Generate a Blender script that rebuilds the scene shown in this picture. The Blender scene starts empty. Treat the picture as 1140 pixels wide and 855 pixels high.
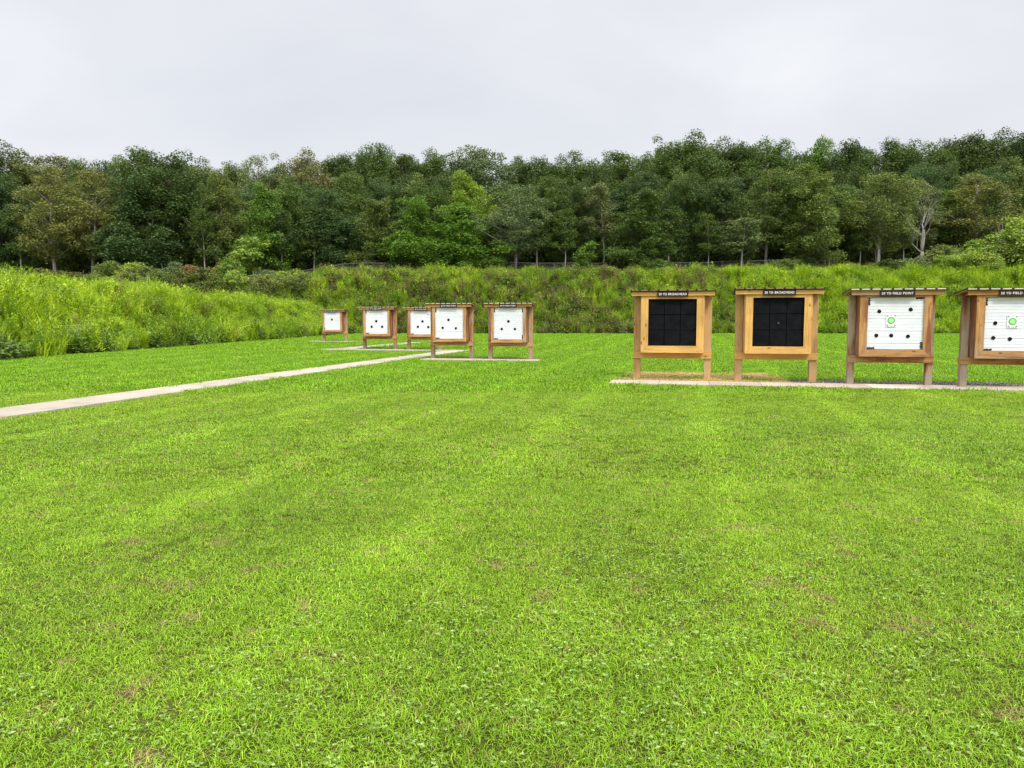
import bpy, math, random
import numpy as np
from mathutils import Vector, Matrix, Euler

random.seed(7)
rng = np.random.default_rng(11)
R = math.radians
sc = bpy.context.scene
COL = sc.collection

# ------------------------------------------------------------------ camera geometry
CAM_H = 1.6
PITCH = R(4.77)
FPX = 857.0
def ground(px, py, h=0.0):
    """photo pixel (1140x855) -> point on the plane z=h"""
    dx = (px-570)/FPX; dy = -(py-427.5)/FPX
    f = Vector((0, math.cos(PITCH), -math.sin(PITCH))); u = Vector((0, math.sin(PITCH), math.cos(PITCH)))
    d = Vector((1,0,0))*dx + u*dy + f
    t = (h-CAM_H)/d.z
    return Vector((d.x*t, d.y*t, h))
def px_x(px, D):
    return (px-570)/FPX*D*1.003
def px_z(py, D):
    dy = -(py-427.5)/FPX
    vz = math.sin(-PITCH)+dy*math.cos(PITCH); vy = math.cos(PITCH)+dy*math.sin(PITCH)
    return CAM_H + D*vz/vy
ALPHA = R(12.5)                       # the range is turned this much against the view
RD = Vector((math.cos(ALPHA), -math.sin(ALPHA), 0))      # along a row of stands
FD = Vector((math.sin(ALPHA), math.cos(ALPHA), 0))       # down range

# ------------------------------------------------------------------ object helpers
def tag(o, label=None, cat=None, group=None, kind=None):
    if label: o['label'] = label
    if cat: o['category'] = cat
    if group: o['group'] = group
    if kind: o['kind'] = kind
    return o
def empty(name, loc, rz=0.0):
    o = bpy.data.objects.new(name, None); COL.objects.link(o)
    o.location = loc; o.rotation_euler = (0,0,rz); o.empty_display_size = 0.2
    return o
def mk(name, me, parent=None, link=True):
    o = bpy.data.objects.new(name, me)
    if link: COL.objects.link(o)
    if parent: o.parent = parent
    return o
class MB:
    """collects verts / faces / material slots"""
    def __init__(s): s.v=[]; s.f=[]; s.m=[]
    def add(s, verts, faces, mat=0):
        b=len(s.v); s.v += [tuple(p) for p in verts]
        s.f += [tuple(i+b for i in f) for f in faces]; s.m += [mat]*len(faces)
    def box(s, x0,x1,y0,y1,z0,z1, mat=0, bev=0.0):
        if bev<=0:
            V=[(x0,y0,z0),(x1,y0,z0),(x1,y1,z0),(x0,y1,z0),(x0,y0,z1),(x1,y0,z1),(x1,y1,z1),(x0,y1,z1)]
            F=[(0,3,2,1),(4,5,6,7),(0,1,5,4),(1,2,6,5),(2,3,7,6),(3,0,4,7)]
            s.add(V,F,mat); return
        import bmesh
        bm=bmesh.new(); bmesh.ops.create_cube(bm,size=1)
        for v in bm.verts:
            v.co=Vector(((x0+x1)/2+v.co.x*(x1-x0),(y0+y1)/2+v.co.y*(y1-y0),(z0+z1)/2+v.co.z*(z1-z0)))
        bmesh.ops.bevel(bm,geom=list(bm.edges),offset=bev,segments=2,affect='EDGES',profile=0.5)
        bm.verts.index_update()
        s.add([v.co for v in bm.verts],[[v.index for v in f.verts] for f in bm.faces],mat); bm.free()
    def prism(s, poly, y0, y1, mat=0):
        """poly in xz, extruded along y"""
        n=len(poly)
        V=[(x,y0,z) for x,z in poly]+[(x,y1,z) for x,z in poly]
        F=[tuple(range(n)), tuple(range(2*n-1,n-1,-1))]+[(i,i+n,(i+1)%n+n,(i+1)%n) for i in range(n)]
        s.add(V,F,mat)
    def disc(s, cx,cz,r,y0,y1,n=24,mat=0):
        s.prism([(cx+r*math.cos(2*math.pi*i/n), cz+r*math.sin(2*math.pi*i/n)) for i in range(n)], y0,y1,mat)
    def tube(s, pts, rad, n=7, mat=0):
        pts=[Vector(p) for p in pts]; V=[];F=[]
        for i,p in enumerate(pts):
            t=(pts[min(i+1,len(pts)-1)]-pts[max(i-1,0)])
            t = t.normalized() if t.length>1e-6 else Vector((0,0,1))
            a=t.cross(Vector((0.31,0.95,0.05))).normalized(); b=t.cross(a)
            for k in range(n):
                w=2*math.pi*k/n
                V.append(p+(a*math.cos(w)+b*math.sin(w))*rad[i])
        for i in range(len(pts)-1):
            for k in range(n):
                F.append((i*n+k,i*n+(k+1)%n,(i+1)*n+(k+1)%n,(i+1)*n+k))
        F.append(tuple(range(n-1,-1,-1))); F.append(tuple((len(pts)-1)*n+k for k in range(n)))
        s.add(V,F,mat)
    def mesh(s, name, mats, smooth=False):
        me=bpy.data.meshes.new(name); me.from_pydata(s.v,[],s.f)
        for m in (mats if isinstance(mats,(list,tuple)) else [mats]): me.materials.append(m)
        me.polygons.foreach_set('material_index', s.m)
        if smooth: me.polygons.foreach_set('use_smooth',[True]*len(me.polygons))
        me.update()
        # outward normals
        import bmesh
        bm=bmesh.new(); bm.from_mesh(me); bmesh.ops.recalc_face_normals(bm,faces=bm.faces); bm.to_mesh(me); bm.free()
        return me
    def build(s, name, mats, parent=None, smooth=False):
        return mk(name, s.mesh(name,mats,smooth), parent)

def np_mesh(name, V, F, mats, midx=None, smooth=False):
    """V (n,3), F (m,k) arrays"""
    me=bpy.data.meshes.new(name)
    V=np.asarray(V,dtype=np.float32); F=np.asarray(F,dtype=np.int32); k=F.shape[1]
    me.vertices.add(len(V)); me.vertices.foreach_set('co',V.ravel())
    me.loops.add(F.size); me.loops.foreach_set('vertex_index',F.ravel())
    me.polygons.add(len(F)); me.polygons.foreach_set('loop_start',np.arange(0,F.size,k,dtype=np.int32))
    for m in (mats if isinstance(mats,(list,tuple)) else [mats]): me.materials.append(m)
    if midx is not None: me.polygons.foreach_set('material_index',np.asarray(midx,dtype=np.int32))
    if smooth: me.polygons.foreach_set('use_smooth',np.ones(len(F),dtype=bool))
    me.update(calc_edges=True); me.validate()
    return me

def unit(a): return a/np.maximum(np.linalg.norm(a,axis=1,keepdims=True),1e-9)
def leaves(pos, axis, nrm, L, W, fold=0.0):
    """diamond leaves; returns verts (4n,3), faces (n,4)"""
    axis=unit(axis); side=unit(np.cross(axis,nrm)); up=np.cross(side,axis)
    L=L[:,None]; W=W[:,None]
    a=pos; b=pos+axis*L*.45+side*W*.5+up*W*fold; c=pos+axis*L; d=pos+axis*L*.45-side*W*.5+up*W*fold
    V=np.stack([a,b,c,d],1).reshape(-1,3)
    F=np.arange(len(V)).reshape(-1,4)
    return V,F

# ------------------------------------------------------------------ materials
def new_mat(name):
    m=bpy.data.materials.new(name); m.use_nodes=True
    nt=m.node_tree; nt.nodes.clear()
    out=nt.nodes.new('ShaderNodeOutputMaterial')
    return m,nt,out
def N(nt,t,**kw):
    n=nt.nodes.new(t)
    for k,v in kw.items():
        if k.startswith('i_'):
            n.inputs[k[2:].replace('_',' ')].default_value=v
        else: setattr(n,k,v)
    return n
def ramp(nt,stops,interp='LINEAR'):
    n=nt.nodes.new('ShaderNodeValToRGB'); e=n.color_ramp.elements
    n.color_ramp.interpolation=interp
    while len(e)<len(stops): e.new(0.5)
    for i,(p,c) in enumerate(stops):
        e[i].position=p; e[i].color=(c[0],c[1],c[2],1) if not isinstance(c,(int,float)) else (c,c,c,1)
    return n
def mixc(nt,a,b,fac,mode='MIX'):
    n=nt.nodes.new('ShaderNodeMix'); n.data_type='RGBA'; n.blend_type=mode; n.clamp_factor=True
    for k,val in ((0,fac),(6,a),(7,b)):
        sock=n.inputs[k]
        if hasattr(val,'is_output') or isinstance(val,bpy.types.NodeSocket): nt.links.new(val,sock)
        elif isinstance(val,(int,float)): sock.default_value = val if k==0 else (val,val,val,1)
        else: sock.default_value=(val[0],val[1],val[2],1)
    return n.outputs[2]
def math_(nt,op,a,b=None,c=None):
    n=nt.nodes.new('ShaderNodeMath'); n.operation=op
    for i,v in enumerate((a,b,c)):
        if v is None: continue
        if isinstance(v,(int,float)): n.inputs[i].default_value=v
        else: nt.links.new(v,n.inputs[i])
    return n.outputs[0]
def noise(nt,vec,scale,detail=4,rough=0.55,dist=0.0):
    n=nt.nodes.new('ShaderNodeTexNoise'); n.inputs['Scale'].default_value=scale
    n.inputs['Detail'].default_value=detail; n.inputs['Roughness'].default_value=rough; n.inputs['Distortion'].default_value=dist
    if vec is not None: nt.links.new(vec,n.inputs['Vector'])
    return n.outputs['Fac']
def mapping(nt,vec,scale=(1,1,1),rot=(0,0,0),loc=(0,0,0)):
    n=nt.nodes.new('ShaderNodeMapping'); n.inputs['Scale'].default_value=scale; n.inputs['Rotation'].default_value=rot; n.inputs['Location'].default_value=loc
    nt.links.new(vec,n.inputs['Vector']); return n.outputs[0]
def objco(nt): return nt.nodes.new('ShaderNodeTexCoord').outputs['Object']
def worldpos(nt): return nt.nodes.new('ShaderNodeNewGeometry').outputs['Position']
def principled(nt,out,color,rough=0.7,spec=0.3,bump=None,bump_d=0.01,bump_s=0.5):
    b=nt.nodes.new('ShaderNodeBsdfPrincipled')
    if isinstance(color,bpy.types.NodeSocket): nt.links.new(color,b.inputs['Base Color'])
    else: b.inputs['Base Color'].default_value=(*color,1)
    if isinstance(rough,bpy.types.NodeSocket): nt.links.new(rough,b.inputs['Roughness'])
    else: b.inputs['Roughness'].default_value=rough
    b.inputs['Specular IOR Level'].default_value=spec
    if bump is not None:
        bn=nt.nodes.new('ShaderNodeBump'); bn.inputs['Strength'].default_value=bump_s; bn.inputs['Distance'].default_value=bump_d
        nt.links.new(bump,bn.inputs['Height']); nt.links.new(bn.outputs[0],b.inputs['Normal'])
    nt.links.new(b.outputs[0],out.inputs[0]); return b
def leaf_shader(nt,out,color,trans=0.3,rough=0.55,spec=0.25):
    b=nt.nodes.new('ShaderNodeBsdfPrincipled'); b.inputs['Roughness'].default_value=rough; b.inputs['Specular IOR Level'].default_value=spec
    t=nt.nodes.new('ShaderNodeBsdfTranslucent'); mx=nt.nodes.new('ShaderNodeMixShader'); mx.inputs[0].default_value=trans
    nt.links.new(color,b.inputs['Base Color'])
    tc=mixc(nt,color,(1.25,1.2,0.6),1.0,'MULTIPLY'); nt.links.new(tc,t.inputs['Color'])
    nt.links.new(b.outputs[0],mx.inputs[1]); nt.links.new(t.outputs[0],mx.inputs[2]); nt.links.new(mx.outputs[0],out.inputs[0])
def island(nt): return nt.nodes.new('ShaderNodeNewGeometry').outputs['Random Per Island']
def objrand(nt): return nt.nodes.new('ShaderNodeObjectInfo').outputs['Random']

# wood -----------------------------------------------------------
def wood(name, light, dark, axis, weather=0.0, grey=(0.30,0.27,0.24), knots=True, stain=None, foot=False):
    m,nt,out=new_mat(name); co=objco(nt)
    rnd=objrand(nt)
    off=nt.nodes.new('ShaderNodeVectorMath'); off.operation='ADD'
    comb=nt.nodes.new('ShaderNodeCombineXYZ')
    for i,k in enumerate((7.0,13.0,23.0)): nt.links.new(math_(nt,'MULTIPLY',rnd,k),comb.inputs[i])
    nt.links.new(co,off.inputs[0]); nt.links.new(comb.outputs[0],off.inputs[1]); co=off.outputs[0]
    s=[14,14,14]; s[axis]=0.9
    g=noise(nt,mapping(nt,co,s),1.6,6,0.65,0.6)
    s2=[60,60,60]; s2[axis]=2.5
    fine=noise(nt,mapping(nt,co,s2),1.0,3,0.6)
    c=ramp(nt,[(0.28,dark),(0.52,light),(0.75,[min(1,k*1.12) for k in light])]); nt.links.new(g,c.inputs[0])
    col=c.outputs[0]
    col=mixc(nt,col,(0.62,0.55,0.5),math_(nt,'MULTIPLY',math_(nt,'GREATER_THAN',fine,0.6),0.35),'MULTIPLY')
    big=noise(nt,co,1.7,3)
    bt=ramp(nt,[(0.3,0.78),(0.7,1.12)]); nt.links.new(big,bt.inputs[0])
    col=mixc(nt,col,bt.outputs[0],1.0,'MULTIPLY')
    if knots:
        sk=[6,6,6]; sk[axis]=2.6
        v=nt.nodes.new('ShaderNodeTexVoronoi'); v.inputs['Scale'].default_value=1.0; nt.links.new(mapping(nt,co,sk),v.inputs['Vector'])
        kr=ramp(nt,[(0.07,1.0),(0.16,0.0)]); nt.links.new(v.outputs['Distance'],kr.inputs[0])
        col=mixc(nt,col,[k*0.35 for k in dark],math_(nt,'MULTIPLY',kr.outputs[0],0.85))
    if stain is not None:
        s3=[5,5,5]; s3[axis]=0.7
        st=noise(nt,mapping(nt,co,s3,loc=(3,5,1)),1.2,4,0.6)
        sr=ramp(nt,[(0.46,0.0),(0.6,1.0)]); nt.links.new(st,sr.inputs[0])
        col=mixc(nt,col,stain,math_(nt,'MULTIPLY',sr.outputs[0],0.8))
    if weather>0:
        s3=[4,4,4]; s3[axis]=0.6
        w=noise(nt,mapping(nt,co,s3,loc=(9,2,4)),1.3,5,0.65)
        wr=ramp(nt,[(0.5-weather*0.18,0.0),(0.66-weather*0.12,1.0)]); nt.links.new(w,wr.inputs[0])
        col=mixc(nt,col,grey,math_(nt,'MULTIPLY',wr.outputs[0],0.85))
    if foot:
        sz=nt.nodes.new('ShaderNodeSeparateXYZ'); nt.links.new(objco(nt),sz.inputs[0])
        hh=math_(nt,'ADD',sz.outputs[2],math_(nt,'MULTIPLY',g,-0.55))
        fr=ramp(nt,[(0.0,0.85),(0.16,0.0)]); nt.links.new(hh,fr.inputs[0])
        col=mixc(nt,col,[k*0.72 for k in grey],fr.outputs[0])
    principled(nt,out,col,0.72,0.25,bump=fine,bump_d=0.004,bump_s=0.5)
    return m
def wood_set(tag_, *a, **k): return [wood(tag_+'_across',*a,axis=0,**k), wood(tag_+'_deep',*a,axis=1,**k), wood(tag_+'_upright',*a,axis=2,**k)]
WOOD_NEW  = wood_set('new_pine',(0.72,0.43,0.13),(0.52,0.26,0.06))
WOOD_POST = wood_set('pine_post',(0.60,0.36,0.14),(0.42,0.225,0.075),weather=0.2,grey=(0.52,0.37,0.20))
WOOD_OLD  = wood_set('weathered_pine',(0.50,0.26,0.085),(0.28,0.115,0.035),weather=0.3,grey=(0.42,0.31,0.20),stain=(0.20,0.06,0.03))
WOOD_OLDP = wood_set('weathered_post',(0.40,0.21,0.10),(0.17,0.08,0.04),weather=0.45,grey=(0.46,0.39,0.30),stain=(0.15,0.05,0.025),foot=True)
WOOD_ORGP = wood_set('stained_post',(0.54,0.28,0.10),(0.33,0.14,0.045),weather=0.35,grey=(0.48,0.36,0.24),stain=(0.24,0.08,0.035),foot=True)
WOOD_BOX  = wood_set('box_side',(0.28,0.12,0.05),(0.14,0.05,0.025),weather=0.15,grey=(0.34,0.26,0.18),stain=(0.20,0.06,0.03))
WOOD_ORG  = wood_set('stained_pine',(0.60,0.32,0.10),(0.38,0.16,0.045),weather=0.3,grey=(0.50,0.36,0.20),stain=(0.26,0.095,0.04))

def simple(name,color,rough=0.6,spec=0.3,var=0.12,scale=3.0,bump=0.0):
    m,nt,out=new_mat(name); co=objco(nt); n=noise(nt,co,scale,5,0.6)
    r=ramp(nt,[(0.3,1-var),(0.7,1+var)]); nt.links.new(n,r.inputs[0])
    c=mixc(nt,color,r.outputs[0],1.0,'MULTIPLY')
    principled(nt,out,c,rough,spec,bump=n if bump>0 else None,bump_d=bump)
    return m
M_SIGN = simple('sign_brown',(0.035,0.018,0.014),0.5,0.3,0.2)
M_LETTER = simple('sign_white',(0.80,0.80,0.78),0.5,0.3,0.04)
M_ROOF = simple('roof_cream',(0.74,0.70,0.58),0.45,0.4,0.1,6)
M_ROOFDK = simple('roof_rib_dark',(0.03,0.028,0.025),0.6,0.3,0.2)
M_ROOFNEW = simple('roof_edge_tan',(0.30,0.20,0.09),0.6,0.3,0.5,9)
M_GREENROOF = simple('roof_top_green',(0.05,0.07,0.05),0.45,0.4,0.15)
M_SPOT = simple('spot_black',(0.012,0.012,0.013),0.9,0.1,0.2)
M_PAPER = simple('paper_white',(0.84,0.85,0.86),0.8,0.1,0.03)
M_GREEN = simple('print_green',(0.13,0.50,0.10),0.8,0.1,0.08)
M_PALEGREEN = simple('print_pale_green',(0.42,0.80,0.36),0.8,0.1,0.05)
M_GREY = simple('print_grey',(0.10,0.11,0.13),0.8,0.1,0.1)
M_MAG = simple('print_purple',(0.35,0.16,0.40),0.8,0.1,0.1)
M_CORNERGAP = simple('corner_gap_dark',(0.03,0.028,0.03),0.8,0.2,0.3)
M_BACKER = simple('backing_dark',(0.06,0.04,0.03),0.9,0.1,0.2)

def foam_white():
    m,nt,out=new_mat('foam_white'); co=objco(nt)
    a=noise(nt,mapping(nt,co,(1.5,4,26)),1.0,3,0.5)
    b=noise(nt,co,5.0,5,0.65)
    r=ramp(nt,[(0.3,(0.77,0.79,0.82)),(0.55,(0.85,0.86,0.88)),(0.75,(0.90,0.90,0.91))]); nt.links.new(a,r.inputs[0])
    r2=ramp(nt,[(0.3,(0.90,0.92,0.94)),(0.65,(1,1,1))]); nt.links.new(b,r2.inputs[0])
    c=mixc(nt,r.outputs[0],r2.outputs[0],1.0,'MULTIPLY')
    v=nt.nodes.new('ShaderNodeTexVoronoi'); v.inputs['Scale'].default_value=34; nt.links.new(co,v.inputs['Vector'])
    d=noise(nt,mapping(nt,co,(3,3,3),loc=(2,7,5)),1.0,2)
    h=math_(nt,'MULTIPLY',math_(nt,'LESS_THAN',v.outputs['Distance'],0.16),math_(nt,'GREATER_THAN',d,0.5))
    c=mixc(nt,c,(0.30,0.30,0.32),math_(nt,'MULTIPLY',h,0.4))
    principled(nt,out,c,0.85,0.15,bump=a,bump_d=0.004); return m
M_FOAM=foam_white()
def foam_black():
    m,nt,out=new_mat('foam_black'); co=objco(nt)
    b=noise(nt,co,4.0,5,0.65)
    r=ramp(nt,[(0.3,(0.005,0.0055,0.007)),(0.7,(0.013,0.0135,0.016))]); nt.links.new(b,r.inputs[0])
    f=noise(nt,mapping(nt,co,(3,3,40)),1.0,2)
    c=mixc(nt,r.outputs[0],(0.017,0.018,0.021),math_(nt,'MULTIPLY',math_(nt,'GREATER_THAN',f,0.62),0.35))
    principled(nt,out,c,0.95,0.06,bump=b,bump_d=0.005); return m
M_BLACK=foam_black()

# concrete
def concrete(name,base):
    m,nt,out=new_mat(name); p=worldpos(nt)
    a=noise(nt,p,1.3,6,0.65); f=noise(nt,p,40,3,0.7)
    r=ramp(nt,[(0.25,[k*0.72 for k in base]),(0.5,base),(0.75,[min(.9,k*1.15) for k in base])]); nt.links.new(a,r.inputs[0])
    r2=ramp(nt,[(0.3,0.85),(0.7,1.08)]); nt.links.new(f,r2.inputs[0])
    c=mixc(nt,r.outputs[0],r2.outputs[0],1.0,'MULTIPLY')
    at=nt.nodes.new('ShaderNodeAttribute'); at.attribute_name='tone'
    c=mixc(nt,c,at.outputs['Color'],1.0,'MULTIPLY')
    principled(nt,out,c,0.85,0.25,bump=f,bump_d=0.004); return m
M_CONC=concrete('pinkish_concrete',(0.54,0.44,0.345))
M_CONC2=concrete('pale_concrete',(0.46,0.40,0.315))

# lawn colour shared by the soil and the blades -------------------
def lawn_tone(nt):
    """colour factors from the place on the lawn: mowing stripes, lush and dry patches"""
    p=worldpos(nt)
    rot=mapping(nt,p,rot=(0,0,ALPHA))
    sx=nt.nodes.new('ShaderNodeSeparateXYZ'); nt.links.new(rot,sx.inputs[0])
    wob=noise(nt,p,0.35,2)
    st=math_(nt,'SINE',math_(nt,'ADD',math_(nt,'MULTIPLY',sx.outputs[0],2*math.pi/2.3),math_(nt,'MULTIPLY',wob,0.9)))
    lines=math_(nt,'POWER',math_(nt,'MAXIMUM',st,0.0),8.0)
    st=math_(nt,'ADD',math_(nt,'MULTIPLY_ADD',st,0.03,1.0),math_(nt,'MULTIPLY',lines,0.15))
    big=noise(nt,p,0.16,3,0.55); mid=noise(nt,p,0.75,4,0.6); small=noise(nt,p,3.2,3,0.6)
    stretched=noise(nt,mapping(nt,rot,(2.0,0.7,1)),1.0,4,0.6)
    return p,st,big,mid,small,stretched
def grass_mat(name,c_dark,c_mid,c_lite,dry=0.5,trans=0.32):
    m,nt,out=new_mat(name)
    p,st,big,mid,small,stretched=lawn_tone(nt)
    r=ramp(nt,[(0.0,c_dark),(0.5,c_mid),(1.0,c_lite)])
    isl=island(nt)
    v=math_(nt,'ADD',math_(nt,'MULTIPLY',isl,0.5),math_(nt,'MULTIPLY_ADD',math_(nt,'ADD',math_(nt,'ADD',mid,small),stretched),0.34,-0.18))
    nt.links.new(math_(nt,'SUBTRACT',v,0.1),r.inputs[0])
    c=r.outputs[0]
    yel=ramp(nt,[(0.42,0.0),(0.66,0.6)]); nt.links.new(big,yel.inputs[0])
    c=mixc(nt,c,(1.16,1.04,0.8),yel.outputs[0],'MULTIPLY')
    # dead straw blades, more of them in dry patches
    worn=ramp(nt,[(0.54,0.0),(0.70,0.75)]); nt.links.new(small,worn.inputs[0])
    worn2=ramp(nt,[(0.38,0.2),(0.56,1.0)]); nt.links.new(mid,worn2.inputs[0])
    thr=math_(nt,'MULTIPLY_ADD',math_(nt,'MULTIPLY',worn.outputs[0],worn2.outputs[0]),-1.0*min(1,dry*2),0.965)
    isd=math_(nt,'GREATER_THAN',math_(nt,'FRACT',math_(nt,'MULTIPLY',isl,37.3)),thr)
    c=mixc(nt,c,(0.33,0.25,0.10),math_(nt,'MULTIPLY',isd,0.9))
    c=mixc(nt,c,st,1.0,'MULTIPLY')
    leaf_shader(nt,out,c,trans,0.45,0.25); return m
M_GRASS=grass_mat('grass_blades',(0.066,0.125,0.003),(0.245,0.445,0.007),(0.64,0.83,0.10),trans=0.12)
M_GRASSFAR=grass_mat('grass_blades_far',(0.080,0.185,0.003),(0.205,0.42,0.007),(0.47,0.74,0.05),dry=0.25,trans=0.12)
def soil_mat():
    m,nt,out=new_mat('lawn_soil')
    p,st,big,mid,small,stretched=lawn_tone(nt)
    r=ramp(nt,[(0.3,(0.05,0.07,0.010)),(0.6,(0.085,0.10,0.018)),(0.8,(0.13,0.11,0.035))]); nt.links.new(mid,r.inputs[0])
    f=noise(nt,p,30,4,0.7)
    r2=ramp(nt,[(0.35,(0.5,0.5,0.5)),(0.65,(1.1,1.05,1.0))]); nt.links.new(f,r2.inputs[0])
    c=mixc(nt,r.outputs[0],r2.outputs[0],1.0,'MULTIPLY')
    b=ramp(nt,[(0.60,0.0),(0.72,0.8)]); nt.links.new(small,b.inputs[0])
    c=mixc(nt,c,(0.13,0.085,0.04),b.outputs[0])
    c=mixc(nt,c,st,1.0,'MULTIPLY')
    principled(nt,out,c,0.95,0.1,bump=f,bump_d=0.02); return m
M_SOIL=soil_mat()
def clover_mat():
    m,nt,out=new_mat('clover_leaves'); isl=island(nt)
    r=ramp(nt,[(0.0,(0.13,0.25,0.025)),(0.6,(0.27,0.42,0.07)),(0.9,(0.38,0.54,0.13)),(1.0,(0.50,0.62,0.26))]); nt.links.new(isl,r.inputs[0])
    leaf_shader(nt,out,r.outputs[0],0.25,0.42,0.4); return m
M_CLOVER=clover_mat()
M_STRAW=None
def straw_mat():
    m,nt,out=new_mat('straw_blades'); isl=island(nt)
    r=ramp(nt,[(0.0,(0.50,0.35,0.12)),(0.5,(0.72,0.53,0.25)),(0.8,(0.80,0.66,0.38)),(0.86,(0.25,0.38,0.03)),(1.0,(0.25,0.40,0.03))]); nt.links.new(isl,r.inputs[0])
    leaf_shader(nt,out,r.outputs[0],0.2,0.7,0.1); return m
M_STRAW=straw_mat()
def gravel_mat(name,a,b):
    m,nt,out=new_mat(name); p=worldpos(nt)
    v=nt.nodes.new('ShaderNodeTexVoronoi'); v.inputs['Scale'].default_value=26; nt.links.new(p,v.inputs['Vector'])
    sp=nt.nodes.new('ShaderNodeSeparateColor'); nt.links.new(v.outputs['Color'],sp.inputs[0])
    r=ramp(nt,[(0.0,a),(1.0,b)]); nt.links.new(sp.outputs[0],r.inputs[0])
    principled(nt,out,r.outputs[0],0.9,0.2,bump=v.outputs['Distance'],bump_d=0.02); return m
M_GRAVEL=gravel_mat('gravel_grey',(0.06,0.05,0.042),(0.24,0.21,0.18))
def stone_mat():
    m,nt,out=new_mat('loose_stone'); r=ramp(nt,[(0,(0.05,0.045,0.04)),(0.6,(0.17,0.15,0.13)),(1,(0.40,0.37,0.33))]); nt.links.new(island(nt),r.inputs[0])
    principled(nt,out,r.outputs[0],0.9,0.2); return m
M_STONE=stone_mat()

def weed_mat(name,a,b,c,trans=0.2,world=True):
    m,nt,out=new_mat(name); isl=island(nt); rn=objrand(nt)
    r=ramp(nt,[(0.0,a),(0.5,b),(1.0,c)])
    p=worldpos(nt); n=noise(nt,p,0.22,3,0.55)
    v=math_(nt,'ADD',math_(nt,'MULTIPLY',isl,0.22),math_(nt,'MULTIPLY',rn,0.45))
    v=math_(nt,'ADD',v,math_(nt,'MULTIPLY_ADD',n,1.1,-0.35)); nt.links.new(v,r.inputs[0])
    leaf_shader(nt,out,r.outputs[0],trans,0.5,0.25); return m
M_W_BRIGHT=weed_mat('weed_bright',(0.15,0.26,0.010),(0.34,0.50,0.014),(0.60,0.74,0.05))
M_W_GREEN=weed_mat('weed_green',(0.11,0.21,0.014),(0.22,0.37,0.022),(0.38,0.54,0.06))
M_W_DARK=weed_mat('weed_dark',(0.055,0.10,0.02),(0.10,0.17,0.03),(0.17,0.26,0.05))
M_W_OLIVE=weed_mat('weed_olive',(0.11,0.13,0.03),(0.19,0.21,0.045),(0.30,0.31,0.08))
M_W_BROWN=weed_mat('weed_brown',(0.09,0.07,0.032),(0.20,0.15,0.07),(0.33,0.26,0.13))
M_W_WHITE=simple('flower_white',(0.62,0.62,0.50),0.8,0.1,0.1)
M_W_STEM=simple('weed_stem',(0.11,0.13,0.035),0.8,0.1,0.2)

def crown_mat():
    m,nt,out=new_mat('tree_leaves'); isl=island(nt)
    oi=nt.nodes.new('ShaderNodeObjectInfo'); co=nt.nodes.new('ShaderNodeTexCoord').outputs['Object']
    n=noise(nt,co,0.35,3,0.55)
    r=ramp(nt,[(0.0,0.70),(0.6,1.0),(1.0,1.30)])
    nt.links.new(math_(nt,'ADD',math_(nt,'MULTIPLY',isl,0.7),math_(nt,'MULTIPLY_ADD',n,0.8,-0.25)),r.inputs[0])
    c=mixc(nt,oi.outputs['Color'],r.outputs[0],1.0,'MULTIPLY')
    y=ramp(nt,[(0.5,0.0),(0.75,0.6)]); nt.links.new(noise(nt,mapping(nt,co,loc=(4,9,2)),0.5,2),y.inputs[0])
    c=mixc(nt,c,(1.3,1.08,0.7),y.outputs[0],'MULTIPLY')
    leaf_shader(nt,out,c,0.22,0.5,0.25); return m
M_LEAF=crown_mat()
def bark_mat(name,a,b):
    m,nt,out=new_mat(name); co=objco(nt); n=noise(nt,mapping(nt,co,(6,6,1.2)),1.5,5,0.65)
    r=ramp(nt,[(0.3,a),(0.7,b)]); nt.links.new(n,r.inputs[0])
    principled(nt,out,r.outputs[0],0.9,0.15,bump=n,bump_d=0.05); return m
M_BARK=bark_mat('bark_brown',(0.06,0.05,0.04),(0.16,0.14,0.115))
M_BARKPALE=bark_mat('bark_pale',(0.22,0.20,0.17),(0.42,0.39,0.34))
M_BARKDEAD=bark_mat('bark_dead',(0.18,0.165,0.14),(0.34,0.315,0.27))
def hill_mat():
    m,nt,out=new_mat('hill_soil'); p=worldpos(nt); n=noise(nt,p,0.6,5,0.6)
    r=ramp(nt,[(0.3,(0.02,0.028,0.010)),(0.6,(0.045,0.06,0.016)),(0.8,(0.06,0.055,0.025))]); nt.links.new(n,r.inputs[0])
    principled(nt,out,r.outputs[0],0.95,0.1,bump=n,bump_d=0.2); return m
M_HILL=hill_mat()
M_FENCE=simple('galvanised',(0.17,0.17,0.16),0.5,0.4,0.1)
M_WIRE=simple('fence_wire',(0.07,0.07,0.065),0.5,0.4,0.1)

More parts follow.
